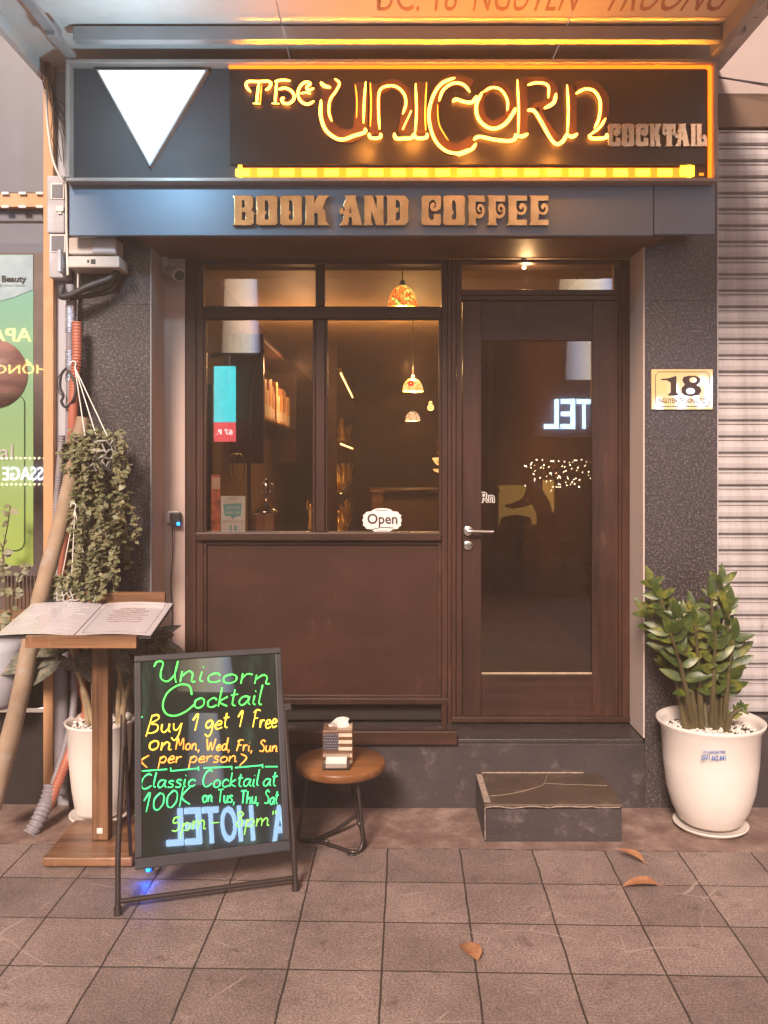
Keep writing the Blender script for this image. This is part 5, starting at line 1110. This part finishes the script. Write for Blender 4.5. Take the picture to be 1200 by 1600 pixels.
l = bpy.data.lights.new('book_fill', 'POINT'); l.energy = 22; l.color = (1, .6, .28); l.shadow_soft_size = .05; lo = bpy.data.objects.new('book_fill', l); COL.objects.link(lo); lo.location = (0, .1, .4); lo.parent = bk; lo.location = Vector((-.72, 3.7, 2.45))-bk.location  # added light without a fixture, brightens the books
# arched cabinet behind the left pane
ac = thing('arched_cabinet', (-.93, 1.0, rz0), 'dark arched glass cabinet just behind the left window pane', 'cabinet')
m = MB(); yy = .75
arch = [P(322, 840, yy), P(322, 600, yy), P(326, 570, yy), P(336, 556, yy), P(352, 551, yy), P(398, 551, yy), P(404, 547, yy), P(413, 548, yy)]
m.tube(catmull([P(390, 850, yy), P(389, 640, yy), P(393, 590, yy), P(402, 560, yy), P(413, 548, yy)], 8), .012, 6); m.tube([P(329, 556, yy), P(352, 551.5, yy), P(398, 551.5, yy), P(413, 549, yy)], .014, 6); m.build('frame', M['wood_dark'], ac)
m = MB(); m.pbox(322, 600, 332, 840, .8, .03); m.build('side_panel', M['wood_dark'], ac)
# counter inside the window, trophy
t = thing('window_counter', (-.3, .5, 1.2), 'dark counter shelf inside the window carrying the trophy', 'counter')
MB().box(X(318, YD)+.01, X(700, .4), .34, .595, 1.20, 1.235, .003).build('top', M['wood_dark_x'], t)
MB().box(X(318, YD)+.01, X(700, .4), .36, .38, rz0, 1.199).build('front_panel', M['wood_dark'], t)
ty_ = .45; b_ = Vector((X(418, ty_), ty_, 1.236))
t = thing('trophy', b_, 'tarnished silver trophy cup on a stepped base behind the left pane', 'trophy')
s_ = (ty_+D)/F
m = MB(); m.box(b_.x-22*s_, b_.x+12*s_, b_.y-.05, b_.y+.05, 1.236, Zh(801, ty_), .004); m.build('plinth', M['wood_stand'], t)
zb = Zh(801, ty_); m = MB(); m.lathe((b_.x-2*s_, b_.y, zb), [(0, 0), (18*s_, 0), (17*s_, 3*s_), (12*s_, 5*s_), (11*s_, 8*s_), (8*s_, 10*s_), (7*s_, 14*s_), (2.2*s_, 17*s_), (1.6*s_, 24*s_), (3*s_, 28*s_), (5.5*s_, 36*s_), (6.2*s_, 46*s_), (5*s_, 47*s_), (0, 44*s_)], 28)
for sd in (-1, 1): m.tube(catmull([(b_.x-2*s_+sd*6*s_, b_.y, zb+44*s_), (b_.x-2*s_+sd*11*s_, b_.y, zb+44*s_), (b_.x-2*s_+sd*9*s_, b_.y, zb+34*s_), (b_.x-2*s_+sd*5*s_, b_.y, zb+32*s_)], 5), .0022, 5)
m.ico((b_.x-1*s_, b_.y, zb+52*s_), 3.4*s_, 2); m.build('cup', M['silver'], t)
t = thing('gold_figurine', P(485, 830, .42), 'small gilt figurine with raised arms beside the window mullion', 'figurine')
m = MB(); q_ = P(485, 829, .42); m.lathe(q_, [(0, 0), (.012, 0), (.014, .02), (.007, .06), (.011, .09), (.003, .11), (.008, .125), (0, .14)], 12)
for sd in (-1, 1): m.tube([q_+Vector((0, 0, .09)), q_+Vector((sd*.018, 0, .12)), q_+Vector((sd*.012, 0, .155))], .004, 5)
m.build('body', M['gold'], t)
t = thing('round_mirror', P(372, 750, .9), 'round mirror with a pale rim turned edge on behind the left pane', 'mirror')
m = MB(); o_ = P(373, 731, .9); m.tube([o_+Vector((.022*math.cos(a), .07*math.cos(a), .082*math.sin(a))) for a in [k*.2618 for k in range(24)]], .0035, 6, closed=True); m.build('rim', M['silver'], t)
m = MB(); m.tube([o_+Vector((-.028+.022*math.cos(a), .02+.07*math.cos(a), .082*math.sin(a))) for a in [1.3+k*.21 for k in range(18)]], .003, 6); m.build('bracket', M['silver'], t)
t = thing('back_bar', (.35, 5, rz0), 'dark bar counter with a plain front across the back of the room', 'counter')
m = MB(); m.box(-.1, 1.1, 4.6, 5.2, rz0, 1.30, .01); m.build('front_panel', plain('bar_front', (.10, .06, .04), .5), t); MB().box(-.14, 1.14, 4.55, 5.25, 1.301, 1.34, .006).build('top', M['wood_dark_x'], t)
t = thing('crate', P(591, 790, 4.0), 'small dim yellow box standing behind the open sign', 'box')
MB().pbox(581, 770, 599, 815, 4.0, .12, .004).build('body', plain('ochre_box', (.35, .22, .07), .7), t); MB().pbox(580, 767, 600, 770, 3.995, .13, .002).build('lid', plain('ochre_lid', (.28, .18, .06), .7), t)
# glazing signs
t = thing('open_sign', P(597, 832, .26), 'white scalloped Open sign standing in the right window pane', 'sign')
def plaque(y0, y1, mat, name, par):
    half = [(0, 19), (7, 18.6), (13, 17), (17, 14), (22, 13.5), (25, 13), (26.5, 10), (30, 8), (29, 4), (31, 0)]
    q_ = half+[(a, -b) for a, b in reversed(half[:-1])]; q_ = q_+[(-a, b) for a, b in reversed(q_[1:-1])]
    return MB().prism([(X(597+a, y0), 0, Zh(813-b, y0)) for a, b in q_], y0, y1).build(name, mat, par)
pl = plaque(.262, .268, M['card'], 'plaque', t)
text('lettering', 'Open', 21, 574, 621, .2608, M['ink'], t, .001, 813, bold=.015)
MB().tube(catmull([P(579, 828, .261), P(597, 824, .261), P(615, 825, .261)], 5), .0016, 5).build('flourish', M['ink'], t)
m = MB()
for yy_ in (797.5, 829.5): m.tube([P(588, yy_, .261), P(606, yy_, .261)], .0012, 5)
m.build('border_line', M['ink'], t)
t = thing('window_flyer', P(364, 832, .285), 'pale teal flyer stuck inside the lower left corner of the window', 'flyer')
MB().pbox(345, 775, 383, 831, .281, .001, .0002).build('sheet', plain('pale_teal_paper', (.66, .76, .72), .5), t)
tl = plain('teal_print', (.12, .46, .48), .5)
m = MB(); m.prism([(X(a, .2805), 0, Zh(b, .2805)) for a, b in ((349, 788), (378, 786), (376, 806), (368, 807), (364, 811), (361, 807), (351, 806))], .2800, .2806); m.build('speech_box', tl, t)
text('lettering', 'HE THONG', 5, 353, 374, .2796, M['card'], t, .0004, 793, mirror=True); text('lettering', 'BAT BAN', 5, 354, 374, .2796, M['card'], t, .0004, 801, mirror=True)
text('lettering', 'HANOI', 4, 357, 371, .2803, M['paper_line'], t, .0004, 779, mirror=True); text('lettering', 'XIN CHAO QUY KHACH', 3.5, 347, 381, .2803, M['paper_line'], t, .0004, 815, mirror=True)
m = MB(); m.pbox(359, 821, 362, 830, .2803, .0005, .0001); m.pbox(366, 821, 370, 830, .2803, .0005, .0001); m.build('figure_print', tl, t)
t = thing('window_poster', P(334, 830, .30), 'narrow red and cream poster edge at the left of the flyer', 'poster')
MB().pbox(330, 742, 344, 831, .29, .001, .0002).build('sheet', plain('red_cream_paper', (.42, .13, .06), .5, 0, .7, 30), t); MB().pbox(331, 746, 344, 764, .2888, .001, .0002).build('panel', plain('cream_paper', (.55, .44, .33), .5), t)

# ------------------------------------------------------------------ ACROSS THE STREET (seen in the glass)
YO = -12.0
def V(px, py, L): return Vector(((px-600)/F*L, YO, H+(720-py)/F*L))
fb = thing('facing_building', (0, -12.5, 0), 'dark terraced house across the street reflected in the glass', 'building')
MB().box(-16, 16, -13.4, -12.4, -.13, 5.7).build('wall', plain('dark_facade', (.07, .055, .05), .8, 0, .3, 1), fb)
m = MB(); m.box(-16, 16, -12.4, -11.6, -.13, .15, .01); m.box(-16, 16, -12.4, -12.0, .1505, .4, .01); m.build('steps', plain('facing_steps', (.2, .16, .13), .8), fb)
for x0 in (-11, -7.4, -4.6, -.6, 1.4, 6.5, 10): 
    w_ = MB().box(x0, x0+1.5, -12.41, -12.36, 3.4, 5.2, .01).build('window', M['wood_dark'], fb); MB().box(x0+.1, x0+1.4, -12.359, -12.355, 3.5, 5.1).build('pane', M['dark_panel'], w_)
MB().box(-1.2, 2.6, -12.41, -12.35, .41, 2.7).build('shutter', plain('facing_shutter', (.22, .16, .12), .7), fb)
dw = MB().box(3.05, 3.26, -12.41, -12.34, .41, 1.25).build('doorway', glow('lit_doorway', (1, .55, .12), 1.6), fb)
MB().box(2.2, 3.0, -12.41, -12.34, .41, 1.15).build('lit_counter', glow('lit_counter', (1, .58, .14), .9), fb)
MB().box(1.95, 2.02, -11.9, -11.8, .15, 4.2).build('post', plain('pale_post', (.5, .4, .3), .5), fb)
RZ = Matrix.Rotation(math.pi, 4, 'Z') @ Matrix.Rotation(math.pi/2, 4, 'X')
def far_text(name, body, c, w, h, mat, par, thick=.04, bold=0): return text(name, body, 0, 0, 0, 0, mat, par, thick, matrix=Matrix.Translation(c) @ RZ, fit=(w, h), bold=bold)
hs = thing('hotel_sign', (4.0, YO, 2.2), 'glowing blue white HOTEL letters across the street, mirrored in board and door', 'sign')
HM = glow('hotel_letter', (.42, .68, 1), 17); HE = glow('hotel_edge', (.85, .93, 1), 26)
for i, ch in enumerate('LETOH'):
    far_text('letter', ch, Vector((3.145+i*.305, YO, 2.50)), .27, .56, HM, hs, .06, .012)
far_text('letter', 'A', Vector((4.98, YO, 2.45)), .33, .62, HM, hs, .06, .012); far_text('letter', 'V', Vector((5.40, YO, 2.72)), .34, .62, HM, hs, .06, .012)
far_text('letter', 'O', Vector((5.76, YO, 2.86)), .30, .56, HM, hs, .06, .012); far_text('letter', 'N', Vector((6.1, YO, 2.88)), .30, .56, HM, hs, .06, .012)
MB().box(2.8, 6.5, YO-.25, YO-.06, 2.05, 3.3, .02).build('backing', M['dark_panel'], hs)
for nm, lab, x0, x1, z0, z1, col, st in (('lit_banner', 'warm lit pale banner hanging on the left of the house across the street', -3.05, -2.34, 3.66, 5.3, (1, .80, .58), 3.6), ('lit_banner', 'cool lit pale banner above the hotel sign across the street', 3.42, 4.05, 3.15, 4.35, (.72, .80, 1), 3.4), ('lit_banner', 'warm bright balcony panel high above the hotel sign', 3.30, 4.35, 4.75, 5.6, (1, .82, .55), 4.5)):
    t = thing(nm, ((x0+x1)/2, YO, z0), lab, 'banner'); mt, tt, bb_ = newmat(nm)
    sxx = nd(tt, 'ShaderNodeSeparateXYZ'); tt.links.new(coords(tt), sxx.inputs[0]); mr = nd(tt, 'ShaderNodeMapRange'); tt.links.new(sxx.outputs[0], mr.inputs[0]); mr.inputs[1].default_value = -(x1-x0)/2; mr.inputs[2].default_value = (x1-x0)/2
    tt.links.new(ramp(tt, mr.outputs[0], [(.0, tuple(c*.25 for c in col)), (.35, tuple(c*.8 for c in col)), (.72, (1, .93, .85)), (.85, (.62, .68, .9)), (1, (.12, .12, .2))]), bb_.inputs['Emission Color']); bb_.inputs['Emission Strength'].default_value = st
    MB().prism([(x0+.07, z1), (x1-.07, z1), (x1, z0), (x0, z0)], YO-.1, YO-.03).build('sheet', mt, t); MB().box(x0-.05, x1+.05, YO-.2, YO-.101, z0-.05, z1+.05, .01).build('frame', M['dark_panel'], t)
t = thing('teal_sign', (-3, YO, 2), 'lit teal and red street number sign across the street', 'sign')
MB().box(-3.2, -2.80, YO-.12, YO-.02, 2.35, 3.4, .01).build('upper_face', glow('teal_face', (.05, .62, .68), 8), t); MB().box(-3.2, -2.80, YO-.12, YO-.02, 1.98, 2.345, .01).build('lower_face', glow('red_face', (.85, .10, .12), 6), t)
far_text('lettering', '67 P.', Vector((-3.0, YO-.015, 2.16)), .3, .1, glow('white_letter', (1, .95, .9), 9), t, .01)
t = thing('massage_sign', (-6.8, YO, 1.1), 'lit white MASSAGE lettering between rows of bulbs across the street', 'sign')
k = 16.2/F
far_text('lettering', 'MASSAGE', Vector((-6.42, YO, 1.62-20*k)), 1.12, .25, glow('white_letter_lit', (.85, .92, 1), 9), t, .02, .01)
m = MB()
for z in (1.62+4*k, 1.62-37*k):
    for i in range(24): m.ico((-7.5+i*.085, YO, z), .022, 1)
m.build('bulbs', glow('warm_bulb', (1, .75, .4), 14), t)
far_text('lettering', 'HỒNG', Vector((-600*k+.35, YO, 1.62+148*k)), .95, .26, glow('amber_letter', (1, .62, .15), 8), t, .02)
far_text('lettering', 'APA', Vector((-6.83, YO, 1.62+198*k)), .75, .24, glow('yellow_letter', (1, .75, .15), 8), t, .02)
MB().box(-9, -5.5, YO-.3, YO-.1, .9, 4.6, .02).build('backing', M['dark_panel'], t)
t = thing('string_lights', (3.2, YO, 1.0), 'scatter of tiny string lights across the street reflected in the door', 'lights')
m = MB()
for i in range(90): m.ico((random.uniform(2.6, 3.95), YO+.1, 1.62-random.uniform(-2, 47)*.012), .0085, 1)
m.build('bulbs', glow('fairy_bulb', (1, .8, .5), 70), t); 
MB().box(2.6, 3.95, YO-.02, YO+.02, 1.66, 1.68).build('rail', M['black_rubber'], t)

# ------------------------------------------------------------------ a passer-by pushing a motorbike across the street (seen in the door glass)
def skin(name, verts, edges, radii, mat, parent=None, root=0):
    me = bpy.data.meshes.new(name); me.from_pydata([Vector(v) for v in verts], edges, []); o = bpy.data.objects.new(name, me); COL.objects.link(o)
    o.modifiers.new('skin', 'SKIN'); o.modifiers.new('sub', 'SUBSURF').levels = 2; o.modifiers['sub'].render_levels = 2
    for i, r in enumerate(radii): sv = me.skin_vertices[0].data[i]; sv.radius = (r, r) if not isinstance(r, tuple) else r; sv.use_root = i == root
    dg = bpy.context.evaluated_depsgraph_get(); me2 = bpy.data.meshes.new_from_object(o.evaluated_get(dg)); bpy.data.objects.remove(o)
    me2.materials.clear(); me2.materials.append(mat); me2.polygons.foreach_set('use_smooth', [True]*len(me2.polygons)); me2.name = name
    o = bpy.data.objects.new(name, me2); COL.objects.link(o); o.parent = parent; return o
def sv_pt(x, y, z): return (x, y, z)
pr = thing('person', (2.62, -10.3, -.13), 'person in a yellow shirt and dark shorts leaning to push a motorbike across the street', 'person')
SK = plain('skin', (.42, .24, .16), .5); HR = plain('dark_hair', (.02, .015, .012), .5)
# local frame: facing -x (towards the motorbike)
V_ = [(.10, 0, .86), (.04, 0, 1.02), (-.06, 0, 1.20), (-.13, 0, 1.33), (-.18, 0, 1.40), (-.22, 0, 1.47), (-.235, 0, 1.56),
      (.11, .09, .82), (.00, .10, .46), (.14, .10, .08), (.06, .11, .035), (-.06, .11, .03), (.12, -.09, .82), (.22, -.10, .47), (.40, -.10, .10), (.34, -.11, .04), (.24, -.11, .03),
      (-.10, .18, 1.29), (-.20, .21, 1.05), (-.44, .20, .98), (-.53, .19, .98), (-.10, -.18, 1.29), (-.24, -.21, 1.06), (-.46, -.20, .98), (-.55, -.19, .98)]
E_ = [(0, 1), (1, 2), (2, 3), (3, 4), (4, 5), (5, 6), (0, 7), (7, 8), (8, 9), (9, 10), (10, 11), (0, 12), (12, 13), (13, 14), (14, 15), (15, 16), (3, 17), (17, 18), (18, 19), (19, 20), (3, 21), (21, 22), (22, 23), (23, 24)]
R_ = [.13, .13, .14, .11, .055, .085, .075, .085, .058, .04, .042, .03, .085, .058, .04, .042, .03, .06, .043, .033, .03, .06, .043, .033, .03]
skin('body', V_, E_, R_, SK, pr)
skin('shirt', [(.11, 0, .80), (.05, 0, 1.0), (-.06, 0, 1.20), (-.12, 0, 1.32), (-.11, .17, 1.28), (-.17, .21, 1.13), (-.11, -.17, 1.28), (-.18, -.21, 1.13)], [(0, 1), (1, 2), (2, 3), (3, 4), (4, 5), (3, 6), (6, 7)], [.16, .155, .165, .13, .08, .065, .08, .065], plain('yellow_shirt', (.75, .48, .08), .7), pr)
skin('shorts', [(.10, 0, .84), (.11, .09, .78), (.04, .10, .56), (.12, -.09, .78), (.18, -.10, .57)], [(0, 1), (1, 2), (0, 3), (3, 4)], [.15, .105, .085, .105, .085], plain('dark_shorts', (.03, .03, .04), .7), pr)
m = MB(); m.ico((-.215, 0, 1.56), .095, 2, (1.05, .9, .95)); m.build('hair', HR, pr, local=True)
m = MB(); m.ico((-.30, 0, 1.50), .018, 1); m.build('nose', SK, pr, local=True)
mb2 = thing('motorbike', (1.9, -10.3, -.13), 'dark motor scooter being pushed along across the street', 'motorbike')
for x in (-.55, .55):
    w_ = MB().tube([Vector((x+.20*math.cos(a), 0, .25+.20*math.sin(a))) for a in [k*.3142 for k in range(20)]], .05, 8, closed=True).build('wheel', M['black_rubber'], mb2, local=True)
    MB().tube([Vector((x, -.03, .25)), Vector((x, .03, .25))], .14, 16).build('rim', M['silver'], w_, local=True)
dk = plain('scooter_paint', (.06, .05, .055), .25, .2, coat=.5)
skin('body', [(.62, 0, .52), (.25, 0, .55), (-.05, 0, .36), (-.30, 0, .40), (-.42, 0, .70), (-.46, 0, .95)], [(0, 1), (1, 2), (2, 3), (3, 4), (4, 5)], [.09, .15, .10, .10, .13, .07], dk, mb2)
skin('seat', [(.60, 0, .72), (.30, 0, .74), (.05, 0, .70)], [(0, 1), (1, 2)], [.08, .12, .09], M['black_rubber'], mb2)
MB().tube([Vector((-.40, -.34, 1.02)), Vector((-.46, -.10, .98)), Vector((-.46, .10, .98)), Vector((-.40, .34, 1.02))], .017, 8).build('handlebar', M['black_rubber'], mb2, local=True)
MB().tube([Vector((-.46, 0, .9)), Vector((-.55, 0, .25))], .03, 8).build('fork', M['silver'], mb2, local=True)
MB().ico((-.56, 0, .92), .07, 2, (.6, 1, 1)).build('headlight', M['silver'], mb2, local=True)

# ------------------------------------------------------------------ THE AIR: tinted haze, added to lift dark tones and spread the sign's glow
hm = bpy.data.materials.new('haze'); hm.use_nodes = True; ht = hm.node_tree; ht.nodes.clear()
ho = nd(ht, 'ShaderNodeOutputMaterial'); hv = nd(ht, 'ShaderNodeVolumePrincipled'); ht.links.new(hv.outputs[0], ho.inputs['Volume'])
hv.inputs['Color'].default_value = (.96, .74, .60, 1); hv.inputs['Density'].default_value = .018; hv.inputs['Anisotropy'].default_value = .2
hz = MB().box(-45, 45, -30, 20, -1.2, 9).build('haze', hm, base=False); hz['kind'] = 'stuff'
